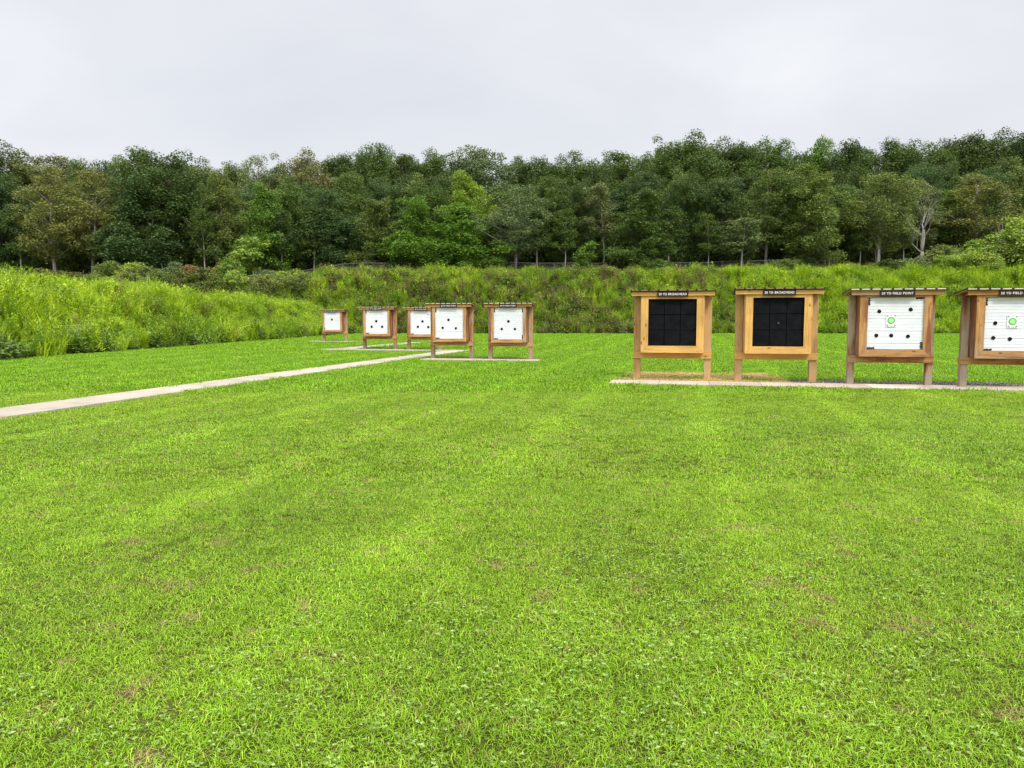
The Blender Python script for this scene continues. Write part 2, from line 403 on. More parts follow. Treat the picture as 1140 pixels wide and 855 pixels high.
# ------------------------------------------------------------------ ground
def sstep(t):
    t=np.clip(t,0,1); return t*t*(3-2*t)
def left_edge(y): return -19.9+(y-30)*0.035
def bumps(x,y):
    return (np.sin(x*0.37+1.3)*np.cos(y*0.29+0.4)*0.5+np.sin(x*0.83+y*0.41)*0.28+np.sin(x*0.21-y*0.93+2.0)*0.22)
def terr(x,y):
    x=np.asarray(x,dtype=float); y=np.asarray(y,dtype=float)
    back=6.7*sstep((y-86.5-0.6*np.sin(x*0.13))/13.0)
    back=back*(1-0.20*sstep((-23-x)/9))
    back=back+np.clip(y-99,0,26)*0.10+np.clip(y-127,0,500)*0.15+np.clip(x-10,0,80)*0.012*sstep((y-95)/10)
    dx=(left_edge(y)-x)
    left=(2.8-.5*np.clip((y-50)/35,0,1))*sstep(dx/6.5)+np.clip(dx-6.5,0,40)*0.02
    z=np.where(left>back, left, back)
    d=np.abs(left-back); k=1.0
    z=z+np.where(d<k,(k-d)**2/(4*k),0)*np.minimum(1,np.minimum(left,back)/0.5)
    m=np.clip(z/2.0,0,1)
    z=z+bumps(x,y)*0.30*m
    return np.where(z<0.03,-0.25,z)
def terr1(x,y): return float(terr(np.array([x]),np.array([y]))[0])

def grid_obj(name,xs,ys,zf,mat):
    X,Y=np.meshgrid(xs,ys); Z=zf(X,Y)
    V=np.stack([X.ravel(),Y.ravel(),Z.ravel()],1); nx=len(xs); ny=len(ys)
    i=np.arange(ny-1)[:,None]*nx+np.arange(nx-1)[None,:]
    F=np.stack([i,i+1,i+nx+1,i+nx],-1).reshape(-1,4)
    return mk(name,np_mesh(name,V,F,mat,smooth=True))
lawn=grid_obj('lawn',np.linspace(-300,300,61),np.linspace(-200,110,32),lambda X,Y:X*0,M_SOIL); tag(lawn,kind='structure')
hill=grid_obj('hillside',np.concatenate([np.linspace(-420,-80,40)[:-1],np.linspace(-80,110,191),np.linspace(110,420,38)[1:]]),
              np.concatenate([np.linspace(-40,10,26)[:-1],np.linspace(10,130,161),np.linspace(130,520,60)[1:]]),terr,M_HILL); tag(hill,kind='structure')

# paths and slabs
def strip(name,start,direction,length,width,mat,seg=1.6,h=0.05,tones=None,z0=-0.05):
    d=Vector(direction).normalized(); s=Vector((d.y,-d.x,0))      # s: to the right of d
    mb=MB(); tone=[]; t=0.0; i=0
    while t<length-0.01:
        L=min(seg,length-t); a=start+d*(t+0.006); b=start+d*(t+L-0.006)
        P=[a,a+s*width,b+s*width,b]
        V=[(p.x,p.y,z0) for p in P]+[(p.x,p.y,h) for p in P]
        mb.add(V,[(0,1,2,3),(4,7,6,5),(0,4,5,1),(1,5,6,2),(2,6,7,3),(3,7,4,0)])
        k=tones[i%len(tones)] if tones else 1+random.uniform(-.07,.07)
        tone+= [(k,k,k,1)]*8 if isinstance(k,float) else [(*k,1)]*8
        t+=L; i+=1
    me=mb.mesh(name,mat)
    ca=me.color_attributes.new('tone','FLOAT_COLOR','POINT')
    for j,c in enumerate(tone): ca.data[j].color=c
    o=mk(name,me); tag(o,kind='structure'); return o
P_A=ground(0,456); 
path0=P_A-FD*16
strip('footpath',path0,FD,16+27.5,1.15,M_CONC2,seg=1.5,h=0.03)
S0=ground(682,424.0)
TONES=[0.98,1.0,0.92,1.03,(0.97,0.96,0.95),(1.25,1.3,1.36),0.98,1.0,(1.08,1.0,0.93),0.95]
strip('concrete_slab',S0,RD,24,1.15,M_CONC,seg=1.22,h=0.035,tones=TONES)
S30=ground(476,399.8)
strip('concrete_slab',S30-FD*.1,RD,4.75,0.9,M_CONC,seg=1.2,h=0.045)
S40=ground(362,389.0)
strip('concrete_slab',S40-FD*.1,RD,7.0,1.1,M_CONC2,seg=1.2,h=0.045)
strip('footpath',S40+FD*0.02+RD*0.1,FD,13.0,1.3,M_CONC2,seg=1.5,h=0.025)
S50=ground(349,380.0)
strip('concrete_slab',S50-FD*.1,RD,4.6,1.2,M_CONC2,seg=1.2,h=0.05)

# exclusion of lawn blades: (origin, dir, len, right vector width range)
EXCL=[(path0,FD,43.5,0,1.15),(S0,RD,24,0,1.15),(S30,RD,4.75,0,1.25),(S40,RD,7.0,0,1.6),(S40+RD*0.1,FD,13,0,1.3),(S50,RD,4.6,0,1.9)]
BEDS=[]   # gravel beds behind the slabs
def bed(origin,length,width):
    b0=origin-Vector((RD.y,-RD.x,0))*0   # starts at the back edge of the slab
    n=FD
    mb=MB(); q=[]; nseg=int(length/0.25)
    lo=[];hi=[]
    for i in range(nseg+1):
        t=length*i/nseg
        lo.append(b0+RD*t+n*0.01); hi.append(b0+RD*t+n*(width*(1+0.22*math.sin(t*2.1)+random.uniform(-.12,.12))))
    V=[(p.x,p.y,0.008) for p in lo]+[(p.x,p.y,0.008) for p in hi]
    k=nseg+1
    mb.add(V,[(i,i+1,i+1+k,i+k) for i in range(nseg)])
    o=mb.build('gravel_bed',M_GRAVEL); tag(o,kind='structure'); BEDS.append((b0,RD,length,width)); return o
bed(S0+RD*4.3,20.0,1.15); bed(S30,4.7,1.0); bed(S40,7.0,0.9); bed(S50,4.6,0.9)

def inside(P,origin,d,length,w0,w1,side):
    rel=P[:,:2]-np.array([origin.x,origin.y]); t=rel@np.array([d.x,d.y]); s=rel@np.array([side.x,side.y])
    return (t>-0.02)&(t<length)&(s>w0)&(s<w1)
def excluded(P):
    m=np.zeros(len(P),bool)
    for o,d,L,w0,w1 in EXCL:
        m|=inside(P,o,d,L,w0-0.02,w1+0.07,Vector((d.y,-d.x,0)))
    return m
def in_bed(P):
    m=np.zeros(len(P),bool)
    for o,d,L,w in BEDS: m|=inside(P,o,d,L,-.05,w*1.15,FD)
    return m

# ------------------------------------------------------------------ scattering (stuff only)
def scatter(name, sources, P, idx, rot, scl, label, cat):
    """sources: meshes; one geometry-nodes object instancing them on points"""
    c=bpy.data.collections.new(name+'_sources')
    objs=[]
    for i,me in enumerate(sources):
        o=bpy.data.objects.new('%s_source_%02d'%(name,i),me); c.objects.link(o); objs.append(o)
    me=bpy.data.meshes.new(name); me.vertices.add(len(P)); me.vertices.foreach_set('co',np.asarray(P,dtype=np.float32).ravel())
    a=me.attributes.new('pick','INT','POINT'); a.data.foreach_set('value',np.asarray(idx,dtype=np.int32))
    a=me.attributes.new('turn','FLOAT_VECTOR','POINT'); a.data.foreach_set('vector',np.asarray(rot,dtype=np.float32).ravel())
    a=me.attributes.new('size','FLOAT_VECTOR','POINT'); a.data.foreach_set('vector',np.asarray(scl,dtype=np.float32).ravel())
    me.update()
    o=mk(name,me); tag(o,label,cat,kind='stuff')
    ng=bpy.data.node_groups.new(name+'_nodes','GeometryNodeTree')
    ng.interface.new_socket('Geometry',in_out='INPUT',socket_type='NodeSocketGeometry')
    ng.interface.new_socket('Geometry',in_out='OUTPUT',socket_type='NodeSocketGeometry')
    gi=ng.nodes.new('NodeGroupInput'); go=ng.nodes.new('NodeGroupOutput')
    ip=ng.nodes.new('GeometryNodeInstanceOnPoints'); ci=ng.nodes.new('GeometryNodeCollectionInfo')
    ci.inputs['Collection'].default_value=c; ci.inputs['Separate Children'].default_value=True; ci.inputs['Reset Children'].default_value=True
    def na(n,t):
        x=ng.nodes.new('GeometryNodeInputNamedAttribute'); x.data_type=t; x.inputs['Name'].default_value=n; return x.outputs['Attribute']
    ip.inputs['Pick Instance'].default_value=True
    ng.links.new(gi.outputs[0],ip.inputs['Points']); ng.links.new(ci.outputs[0],ip.inputs['Instance'])
    ng.links.new(na('pick','INT'),ip.inputs['Instance Index'])
    er=ng.nodes.new('FunctionNodeEulerToRotation'); ng.links.new(na('turn','FLOAT_VECTOR'),er.inputs[0]); ng.links.new(er.outputs[0],ip.inputs['Rotation'])
    ng.links.new(na('size','FLOAT_VECTOR'),ip.inputs['Scale']); ng.links.new(ip.outputs[0],go.inputs[0])
    md=o.modifiers.new('scatter','NODES'); md.node_group=ng
    return o

def blades(n, foot, hmin, hmax, w, lean=0.55):
    """a tuft of bent grass blades: two quads + a point each, merged as quads (tip quad degenerate-free)"""
    r=foot*np.sqrt(rng.random(n)); a=rng.random(n)*2*np.pi
    p=np.stack([r*np.cos(a),r*np.sin(a),np.zeros(n)-0.004],1)
    h=hmin+(hmax-hmin)*rng.random(n)**1.3
    az=rng.random(n)*2*np.pi; ln=lean*(0.35+rng.random(n)*1.1)
    d=np.stack([np.cos(az),np.sin(az),np.zeros(n)],1)
    sd=np.stack([-np.sin(az),np.cos(az),np.zeros(n)],1)
    tw=rng.normal(0,0.6,n); sd=unit(sd*np.cos(tw)[:,None]+d*np.sin(tw)[:,None])
    W=(w*(0.7+0.6*rng.random(n)))[:,None]
    up=np.array([0,0,1.0])
    m=p+up*h[:,None]*0.6+d*(h*ln*0.35)[:,None]
    t=p+up*(h*np.maximum(0.25,1-0.36*ln))[:,None]+d*(h*ln)[:,None]
    V=np.stack([p-sd*W*.4,p+sd*W*.4,m+sd*W*.5,m-sd*W*.5,t+sd*W*.08,t-sd*W*.08],1).reshape(-1,3)
    b=np.arange(n)[:,None]*6
    F=np.concatenate([b+np.array([0,1,2,3]),b+np.array([3,2,4,5])],1).reshape(-1,4)
    return V,F
def clover(n,foot):
    r=foot*np.sqrt(rng.random(n)); a=rng.random(n)*2*np.pi; h=0.018+0.026*rng.random(n)
    pos=np.stack([r*np.cos(a),r*np.sin(a),h],1)
    Vs=[];Fs=[];b=0
    tilt=rng.normal(0,0.25,(n,2))
    nrm=unit(np.stack([tilt[:,0],tilt[:,1],np.ones(n)],1)); a0=rng.random(n)*6.28
    for k in range(3):
        w=a0+k*2.094
        ax=np.stack([np.cos(w),np.sin(w),0.1*np.ones(n)],1)
        V,F=leaves(pos,ax,nrm,0.008+0.006*rng.random(n),0.009+0.005*rng.random(n))
        Vs.append(V);Fs.append(F+b);b+=len(V)
    return np.concatenate(Vs),np.concatenate(Fs)

def wedge(y0,y1,dens,k=0.76,off=1.5,xmin=-1e9,xmax=1e9):
    xm=k*y1+off; q=1/math.sqrt(dens)
    gx,gy=np.meshgrid(np.arange(-xm,xm,q),np.arange(y0,y1,q)); gx=gx.ravel(); gy=gy.ravel(); n=len(gx)
    P=np.stack([gx+rng.uniform(-.5,.5,n)*q,gy+rng.uniform(-.5,.5,n)*q,np.zeros(n)],1)
    return P[(np.abs(P[:,0])<k*P[:,1]+off)&(P[:,0]>xmin)&(P[:,0]<xmax)]
def vnoise(P,s,seed=0.0):
    x=P[:,0]*s+seed; y=P[:,1]*s-seed*1.7
    return 0.5+0.25*(np.sin(x*1.3+np.sin(y*1.7+seed))+np.sin(y*1.1+1.9*np.sin(x*0.8+seed*2)))
def lawn_field(name,y0,y1,dens,tufts,smin,smax,label,k=0.76):
    P=wedge(y0,y1,dens,k)
    P=P[P[:,0]>left_edge(P[:,1])-0.4]
    P=P[P[:,1]<87.5]
    P=P[~excluded(P)]
    b=in_bed(P)&(rng.random(len(P))>0.04); P=P[~b]
    st=inside(P,S0+FD*0.05+RD*0.2,RD,4.0,0.04,3.4,FD)&(rng.random(len(P))>0.16); P=P[~st]
    n=len(P); s=rng.uniform(smin,smax,n)*(0.82+0.4*vnoise(P,1.4,2.0))
    rot=np.stack([rng.normal(0,.08,n),rng.normal(0,.08,n),rng.random(n)*6.28],1)
    return scatter(name,tufts,P,rng.integers(0,len(tufts),n),rot,np.stack([s,s,s],1),label,'grass')
def tuftset(name,k,n,foot,h0,h1,w,mat,lean=0.6):
    return [np_mesh(name,*blades(n,foot,h0,h1,w,lean),mat) for _ in range(k)]
t1=tuftset('grass_near',8,88,0.088,0.014,0.040,0.0031,M_GRASS,1.3)
t2=tuftset('grass_middle',6,112,0.145,0.017,0.043,0.0046,M_GRASS,1.15)
t3=tuftset('grass_far',5,120,0.27,0.030,0.070,0.010,M_GRASSFAR,0.65)
t4=tuftset('grass_distant',4,150,0.55,0.030,0.075,0.020,M_GRASSFAR,0.6)
lawn_field('grass',1.6,7.5,180,t1,0.8,1.2,'short bright green mown grass with dry straw blades closest to the viewer')
lawn_field('grass',7.5,17,68,t2,0.8,1.2,'short mown grass in the middle of the lawn before the target stands')
lawn_field('grass',17,40,17,t3,0.8,1.2,'mown grass around the concrete slab and the footpath')
lawn_field('grass',40,88,4.4,t4,0.8,1.2,'smooth distant mown grass in front of the weedy bank')
# clover
P=wedge(1.6,13,26)
m=(0.8*vnoise(P,0.9,1.0)+0.4*vnoise(P,2.7,4.0)+1.1*rng.random(len(P)))+np.clip((4.5-P[:,1])/4,-.3,.3)
P=P[m>1.36]; n=len(P); s=rng.uniform(.8,1.25,n)
cl=[np_mesh('clover_patch',*clover(14,0.13),M_CLOVER) for _ in range(5)]
P=P[~excluded(P)]; n=len(P); s=s[:n]
scatter('clover',cl,P,rng.integers(0,5,n),np.stack([np.zeros(n),np.zeros(n),rng.random(n)*6.28],1),np.stack([s,s,s],1),'pale round-leaved clover growing in patches through the near grass','clover')
# straw under the black-faced stands
n=5200; t=rng.uniform(-0.1,4.4,n); w=rng.uniform(0.05,4.6,n)
keep=(w<3.7-0.8*np.abs(np.sin(t*1.7))+rng.normal(0,.5,n))&(rng.random(n)<np.clip((t+.1)/.8,0.2,1)) ; t=t[keep]; w=w[keep]; n=len(t)
P=np.stack([S0.x+RD.x*t+FD.x*w, S0.y+RD.y*t+FD.y*w, np.zeros(n)],1)
ts=tuftset('straw_tuft',3,80,0.13,0.02,0.06,0.007,M_STRAW,1.1); s=rng.uniform(.7,1.2,n)
scatter('dead_grass',ts,P,rng.integers(0,3,n),np.stack([np.zeros(n),np.zeros(n),rng.random(n)*6.28],1),np.stack([s,s,s],1),'straw coloured dead grass behind the slab under the first black target','grass')
# loose stones on the beds
def pebble_mesh():
    mb=MB()
    for _ in range(26):
        x,y=rng.uniform(-.16,.16,2); r=rng.uniform(.008,.022)
        import bmesh
        bm=bmesh.new(); bmesh.ops.create_icosphere(bm,subdivisions=1,radius=r)
        for v in bm.verts: v.co=Vector((x+v.co.x*rng.uniform(.8,1.3),y+v.co.y*rng.uniform(.8,1.3),r*.5+v.co.z*.7))
        bm.verts.index_update(); mb.add([v.co for v in bm.verts],[[v.index for v in f.verts] for f in bm.faces]); bm.free()
    return mb.mesh('pebbles',M_STONE)
pb=[pebble_mesh() for _ in range(3)]
pts=[]
for o,d,L,wd in BEDS:
    k=int(L*wd*26); t=rng.uniform(0,L,k); w=rng.uniform(.02,wd*1.1,k)
    pts.append(np.stack([o.x+d.x*t+FD.x*w,o.y+d.y*t+FD.y*w,np.full(k,.008)],1))
P=np.concatenate(pts); n=len(P); s=rng.uniform(.7,1.2,n)
scatter('gravel',pb,P,rng.integers(0,3,n),np.stack([np.zeros(n),np.zeros(n),rng.random(n)*6.28],1),np.stack([s,s,s],1),'loose dark grey gravel around the feet of the target stands','gravel')

# ------------------------------------------------------------------ weeds on the banks
def weed_stems(kind):
    Vs=[];Fs=[];Ms=[];b=0
    def put(V,F,m):
        nonlocal b
        Vs.append(V);Fs.append(F+b);Ms.append(np.full(len(F),m));b+=len(V)
    def stem(p0,p1,w):
        d=p1-p0; s=np.array([d[1],-d[0],0.0]); s=np.array([1,0,0.]) if np.linalg.norm(s)<1e-4 else s/np.linalg.norm(s)
        for ss in (s,np.array([-s[1],s[0],0])):
            V=np.array([p0-ss*w,p0+ss*w,p1+ss*w*.5,p1-ss*w*.5]); put(V,np.array([[0,1,2,3]]),1)
    if kind in ('goldenrod','dry','white'):
        for _ in range(rng.integers(7,11)):
            a=rng.random()*6.28; r=0.32*math.sqrt(rng.random()); h=rng.uniform(.75,1.3)
            p0=np.array([r*math.cos(a),r*math.sin(a),-.05]); p1=p0+np.array([rng.normal(0,.13),rng.normal(0,.13),h])
            stem(p0,p1,.006)
            k=20 if kind=='dry' else 34
            t=rng.uniform(.12,1.0,k); pos=p0+(p1-p0)*t[:,None]; az=rng.random(k)*6.28; el=rng.uniform(.05,1.15,k)
            ax=np.stack([np.cos(az)*np.cos(el),np.sin(az)*np.cos(el),np.sin(el)],1)
            nr=unit(np.array([0,0,1.0])+rng.normal(0,.35,(k,3)))
            L=(0.14+.10*rng.random(k))*(1.15-.5*t); W=L*rng.uniform(.17,.28,k)
            put(*leaves(pos,ax,nr,L,W,0.1),0)
            if kind=='dry':
                k=14; pos=p1+rng.normal(0,.035,(k,3))*np.array([1,1,2.]); put(*leaves(pos,rng.normal(0,1,(k,3)),rng.normal(0,1,(k,3)),np.full(k,.05),np.full(k,.02)),0)
            if kind=='white':
                k=16; pos=p1+rng.normal(0,.05,(k,3))*np.array([1,1,.35]); put(*leaves(pos,rng.normal(0,1,(k,3))*np.array([1,1,.2]),np.tile([0,0,1.],(k,1))+rng.normal(0,.2,(k,3)),np.full(k,.035),np.full(k,.028)),2)
    elif kind=='leafy':
        k=330; u=unit(rng.normal(0,1,(k,3))); u[:,2]=np.abs(u[:,2]); rr=rng.uniform(.55,1.05,k)[:,None]
        lump=1+.25*np.sin(u[:,:1]*5+1)*np.cos(u[:,1:2]*4)
        pos=u*rr*lump*np.array([.5,.5,.85])
        ax=u*np.array([1,1,.1])+rng.normal(0,.5,(k,3)); nr=unit(u*.6+np.array([0,0,.8])+rng.normal(0,.35,(k,3)))
        L=rng.uniform(.10,.20,k); put(*leaves(pos,ax,nr,L,L*rng.uniform(.4,.6,k),.08),0)
    elif kind=='tallgrass':
        V,F=blades(70,.26,.6,1.35,.02,.5); put(V,F,0)
        k=30; pos=rng.normal(0,.22,(k,3)); pos[:,2]=rng.uniform(.85,1.2,k)
        put(*leaves(pos,np.tile([0,0,1.],(k,1))+rng.normal(0,.3,(k,3)),rng.normal(0,1,(k,3)),np.full(k,.09),np.full(k,.015)),0)
    return np.concatenate(Vs),np.concatenate(Fs),np.concatenate(Ms)
def weed_mesh(kind,mat):
    V,F,m=weed_stems(kind); return np_mesh('weed_'+kind,V,F,[mat,M_W_STEM,M_W_WHITE],m)
W_SRC=[]
W_IDX={}
for nm,kind,mat,cnt in (('bright','goldenrod',M_W_BRIGHT,4),('green','goldenrod',M_W_GREEN,3),('dark','leafy',M_W_DARK,3),('leafy','leafy',M_W_GREEN,3),
                        ('tall','tallgrass',M_W_BRIGHT,3),('tallgreen','tallgrass',M_W_GREEN,2),('olive','goldenrod',M_W_OLIVE,3),('oliveleaf','leafy',M_W_OLIVE,2),('dry','dry',M_W_BROWN,3),('white','white',M_W_GREEN,2)):
    W_IDX[nm]=[]
    for _ in range(cnt): W_IDX[nm].append(len(W_SRC)); W_SRC.append(weed_mesh(kind,mat))
def pick(P,table):
    """table: list of (name, weight array)"""
    w=np.stack([np.broadcast_to(np.asarray(t[1],dtype=float),(len(P),)) for t in table],1); w=np.maximum(w,0); w/=w.sum(1,keepdims=True)
    c=np.cumsum(w,1); u=rng.random((len(P),1)); k=(u>c).sum(1).clip(0,len(table)-1)
    return np.array([random.choice(W_IDX[table[i][0]]) for i in k])
def bank(name,P,idx,smin,smax,label):
    n=len(P); P=P.copy(); P[:,2]=terr(P[:,0],P[:,1])-.03
    ok=P[:,2]>-0.2; P=P[ok]; idx=idx[ok]; n=len(P)
    s=rng.uniform(smin,smax,n)*(0.62+.8*vnoise(P,1.1,3.0))
    rot=np.stack([rng.normal(0,.1,n),rng.normal(0,.1,n),rng.random(n)*6.28],1)
    return scatter(name,W_SRC,P,idx,rot,np.stack([s*rng.uniform(.95,1.25,n),s*rng.uniform(.95,1.25,n),s],1),label,'weeds')
# left bank
n=4600; y=rng.uniform(10,90,n); x=left_edge(y)-rng.uniform(0.0,9.5,n)+.25
P=np.stack([x,y,np.zeros(n)],1); up=np.clip((left_edge(y)-x)/6.5,0,1); nn=vnoise(P,.35,1.0); n2=vnoise(P,.9,5.0)
near=np.clip((48-y)/20,0,1)
wl=((x<-19.5)&(np.abs(y-37.5)<1.6)&(up>.10)&(up<.30))*1.1
idx=pick(P,[('bright',.25+1.5*up+.6*nn),('green',.9*(1-up)+.3),('dark',1.0*near*(n2>.55)*(1-.6*up)+.3*(n2>.72)+.35*(1-up)*(n2>.45)),('leafy',.3*n2*(1-up)+.15*near),('tall',1.3*nn+.4),('tallgreen',.6*(1-up)),('olive',.16),('dry',.05),('white',wl+.008)])
bank('weeds',P,idx,.8,1.15,'tall yellow-green weeds covering the bank along the left side of the lawn')
# back bank, slope and shelf
n=11500; x=rng.uniform(-62,78,n); y=86.0+rng.random(n)*17
P=np.stack([x,y,np.zeros(n)],1); up=np.clip((y-86)/13,0,1); nn=vnoise(P,.22,2.0); n2=vnoise(P,.6,7.0); rt=np.clip((x-18)/14,0,1)
lf=1-rt; fl=np.clip((-20-x)/8,0,1)
idx=pick(P,[('bright',(.05+.25*(nn>.66)+1.0*rt+.3*up)*(1-fl)),('green',(.4+.3*rt)*(1-.7*fl)),('dark',.9*(n2>.68)+.25*(n2>.55)*(1-up)),('leafy',.15),('tall',(.35*nn+.6*rt+.3*up)*(1-fl)),('tallgreen',.65+.35*rt),('olive',1.7*lf*(1-.3*up)*np.clip(1.6-1.6*nn,.2,1.6)),('oliveleaf',.5*lf*n2),('dry',1.0*lf*(nn<.5)*n2+.1*lf+1.5*((np.abs(x-13.5)<2.5)|(np.abs(x-22)<2.2))*(np.abs(y-97)<2.5)),('white',.012)])
bank('weeds',P,idx,.85,1.3,'mixed green and brownish weeds on the bank behind the target stands')
n=5200; x=rng.uniform(-95,95,n); y=rng.uniform(102,118,n)
P=np.stack([x,y,np.zeros(n)],1); nn=vnoise(P,.3,4.0)
idx=pick(P,[('green',.5*(y<110)),('tallgreen',.4),('olive',.8),('oliveleaf',.5),('dry',.55),('dark',.5),('bright',.35*(y<106)*(x>-15))])
bank('weeds',P,idx,.7,1.15,'dull olive weeds on the shelf between the bank and the forest')

# ------------------------------------------------------------------ trees
def profile(kind,t):
    if kind=='dome': return np.sqrt(np.clip(1-((t-.32)/.68)**2,0,1))*np.clip(.55+t*2,0,1)
    if kind=='oval': return np.sin(np.pi*np.clip(.12+t*.86,0,1))**.7
    if kind=='cone': return np.clip(1.05-t,0.04,1)**.75*np.clip(.45+t*3.5,0,1)
    if kind=='column': return np.sin(np.pi*np.clip(.15+t*.8,0,1))**.5
    return np.sin(np.pi*np.clip(.1+t*.88,0,1))**.8
def make_tree(kind,H,Rr,base,nc,nl,rc,leaf,bark,inner=.35,trunk_r=.2,sparse=False,multi=1,dead=0):
    """returns trunk mesh, crown mesh; foot at origin"""
    tb=MB(); cs=[]
    lean=np.array([random.uniform(-.6,.6),random.uniform(-.6,.6)])
    def axis(z): 
        f=z/H; return np.array([lean[0]*f+.25*math.sin(f*5+lean[1]*4)*f,lean[1]*f+.25*math.cos(f*4+lean[0]*3)*f,z])
    for k in range(multi):
        o=np.array([random.uniform(-.5,.5),random.uniform(-.5,.5),0])*(1 if multi>1 else 0)
        zs=np.linspace(-.4,H*.9,9)
        pts=[axis(z)+o*(1+z/H*1.6) for z in zs]; rad=[trunk_r*(1.25 if i==0 else 1)*(1-.85*i/8)+.015 for i in range(9)]
        tb.tube(pts,rad,7)
    # clumps
    asym=[(random.uniform(0,6.28),random.uniform(.08,.22)) for _ in range(3)]
    lobes=[]
    nlobe=max(5,int(nc/6.0))
    tries=0
    while len(lobes)<nlobe and tries<nlobe*60:
        tries+=1
        t=random.random()
        pr=float(profile(kind,np.array([t]))[0])
        if random.random()>pr+.12: continue
        a=random.random()*6.283
        rr=Rr*pr*(1+sum(w*math.cos((j+1)*a+p) for j,(p,w) in enumerate(asym)))
        q=random.random()**inner*random.uniform(.75,1.12)
        z=base+(H-base)*t*.97
        c=axis(z)+np.array([rr*q*math.cos(a),rr*q*math.sin(a),0])
        if any(np.linalg.norm(c-d)<rc*.95 for d in lobes) and tries<nlobe*40: continue
        lobes.append(c)
    lobes.append(axis(H-rc*1.1))
    for li,lc in enumerate(lobes):
        k=max(3,int(.72*nc/len(lobes)*random.uniform(.6,1.4)))
        for _ in range(k):
            g=rng.normal(0,1,3); g[2]=g[2]*1.0
            c=lc+g*rc*.70
            c[2]=min(max(c[2],base*.55),H-rc*.45)
            cs.append((c,rc*random.uniform(.5,.95)))
    want=len(cs)+int(nc*.45); tries=0
    while len(cs)<want and tries<8000:
        tries+=1
        t=random.random(); pr=float(profile(kind,np.array([t]))[0])
        if random.random()>pr+.15: continue
        a=random.random()*6.283; q=random.random()**.5*.92
        rr=Rr*pr*(1+sum(w*math.cos((j+1)*a+p) for j,(p,w) in enumerate(asym)))
        c=axis(base+(H-base)*t*.93)+np.array([rr*q*math.cos(a),rr*q*math.sin(a),0])
        c[2]=min(c[2],H-rc*.5)
        cs.append((c,rc*random.uniform(.6,1.0)))
    for c,r in cs[::3]:
        z0=max(base*.7,c[2]-1.2-1.0*math.hypot(c[0],c[1])*.5); s=axis(z0)
        mid=(s+c)/2+np.array([0,0,.25]); rd=trunk_r*.32
        tb.tube([s,mid,c],[rd,rd*.6,.02],5)
    Vs=[];Fs=[];b=0
    for c,r in cs:
        n=int(nl*random.uniform(.7,1.3)*(r/rc)**1.5)
        u=unit(rng.normal(0,1,(n,3))); u[:,2]=np.where(rng.random(n)<.35,np.abs(u[:,2]),u[:,2])
        rad=rng.uniform(.45,1.05,n)[:,None]
        lump=1+.22*np.sin(u[:,:1]*6+c[0]*3)*np.cos(u[:,1:2]*5+c[1]*3)
        pos=c+u*rad*lump*r*np.array([1,1,1.08])
        ax=u*np.array([1,1,.3])+rng.normal(0,.6,(n,3))-np.array([0,0,.25])
        nr=unit(u*.8+np.array([0,0,.45])+rng.normal(0,.5,(n,3)))
        L=leaf*rng.uniform(.7,1.35,n); V,F=leaves(pos,ax,nr,L,L*rng.uniform(.5,.75,n),.08)
        Vs.append(V);Fs.append(F+b);b+=len(V)
    crown=np_mesh('crown',np.concatenate(Vs),np.concatenate(Fs),M_LEAF)
    trunk=tb.mesh('trunk',bark,smooth=True)
    cv=np.concatenate(Vs); return dict(trunk=trunk,crown=crown,H=float(np.percentile(cv[:,2],99.9)),W=float(np.percentile(cv[:,0],98.5)-np.percentile(cv[:,0],1.5)))
K={}
K['dome']=[make_tree('dome',19,5.0,1.6,190,300,1.25,.23,M_BARK) for _ in range(5)]
K['oval']=[make_tree('oval',19,4.0,1.7,165,300,1.15,.225,M_BARK) for _ in range(5)]
K['cone']=[make_tree('cone',15,4.0,.9,160,270,.95,.22,M_BARK) for _ in range(3)]
K['airy']=[make_tree('oval',17,3.9,4.6,150,165,.9,.215,M_BARKPALE,trunk_r=.2,inner=.5) for _ in range(4)]
K['slim']=[make_tree('column',16,2.0,6.0,60,130,.8,.26,M_BARKPALE,trunk_r=.13) for _ in range(3)]
K['multi']=[make_tree('dome',15,4.0,3.6,120,200,1.1,.225,M_BARKPALE,trunk_r=.13,multi=4) for _ in range(2)]
K['sapling']=[make_tree('oval',6,1.5,1.0,34,90,.55,.26,M_BARK,trunk_r=.06) for _ in range(2)]
K['shrub']=[make_tree('dome',3.4,1.7,.1,62,110,.5,.17,M_BARK,trunk_r=.04,multi=4) for _ in range(3)]
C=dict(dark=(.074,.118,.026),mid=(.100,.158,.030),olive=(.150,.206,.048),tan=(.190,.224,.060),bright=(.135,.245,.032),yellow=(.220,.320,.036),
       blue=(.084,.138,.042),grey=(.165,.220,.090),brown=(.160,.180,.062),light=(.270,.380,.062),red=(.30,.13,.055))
cnt={}
def plant(kind,px,top,wpx,D,colr,label,group=None,name=None,cat='tree',zoff=0.0,turn=None):
    k=K[kind][cnt.get(kind,0)%len(K[kind])]; cnt[kind]=cnt.get(kind,0)+1
    X=px_x(px,D); zb=terr1(X,D)+zoff; h=px_z(top,D)-zb; w=wpx/FPX*D
    sx=w/k['W']; sz=h/k['H']
    nm=name or {'shrub':'shrub','sapling':'young_tree'}.get(kind,'tree')
    e=empty(nm,(X,D,zb),random.random()*6.28 if turn is None else turn); e.scale=(sx,sx,sz)
    tag(e,label,cat,group)
    t=mk('trunk',k['trunk'],e); c=mk('crown',k['crown'],e)
    b=C[colr]; j=random.uniform(.97,1.24); c.color=(b[0]*j*random.uniform(.93,1.07),b[1]*j,b[2]*j,1)
    return e
G='trees along the front of the forest'
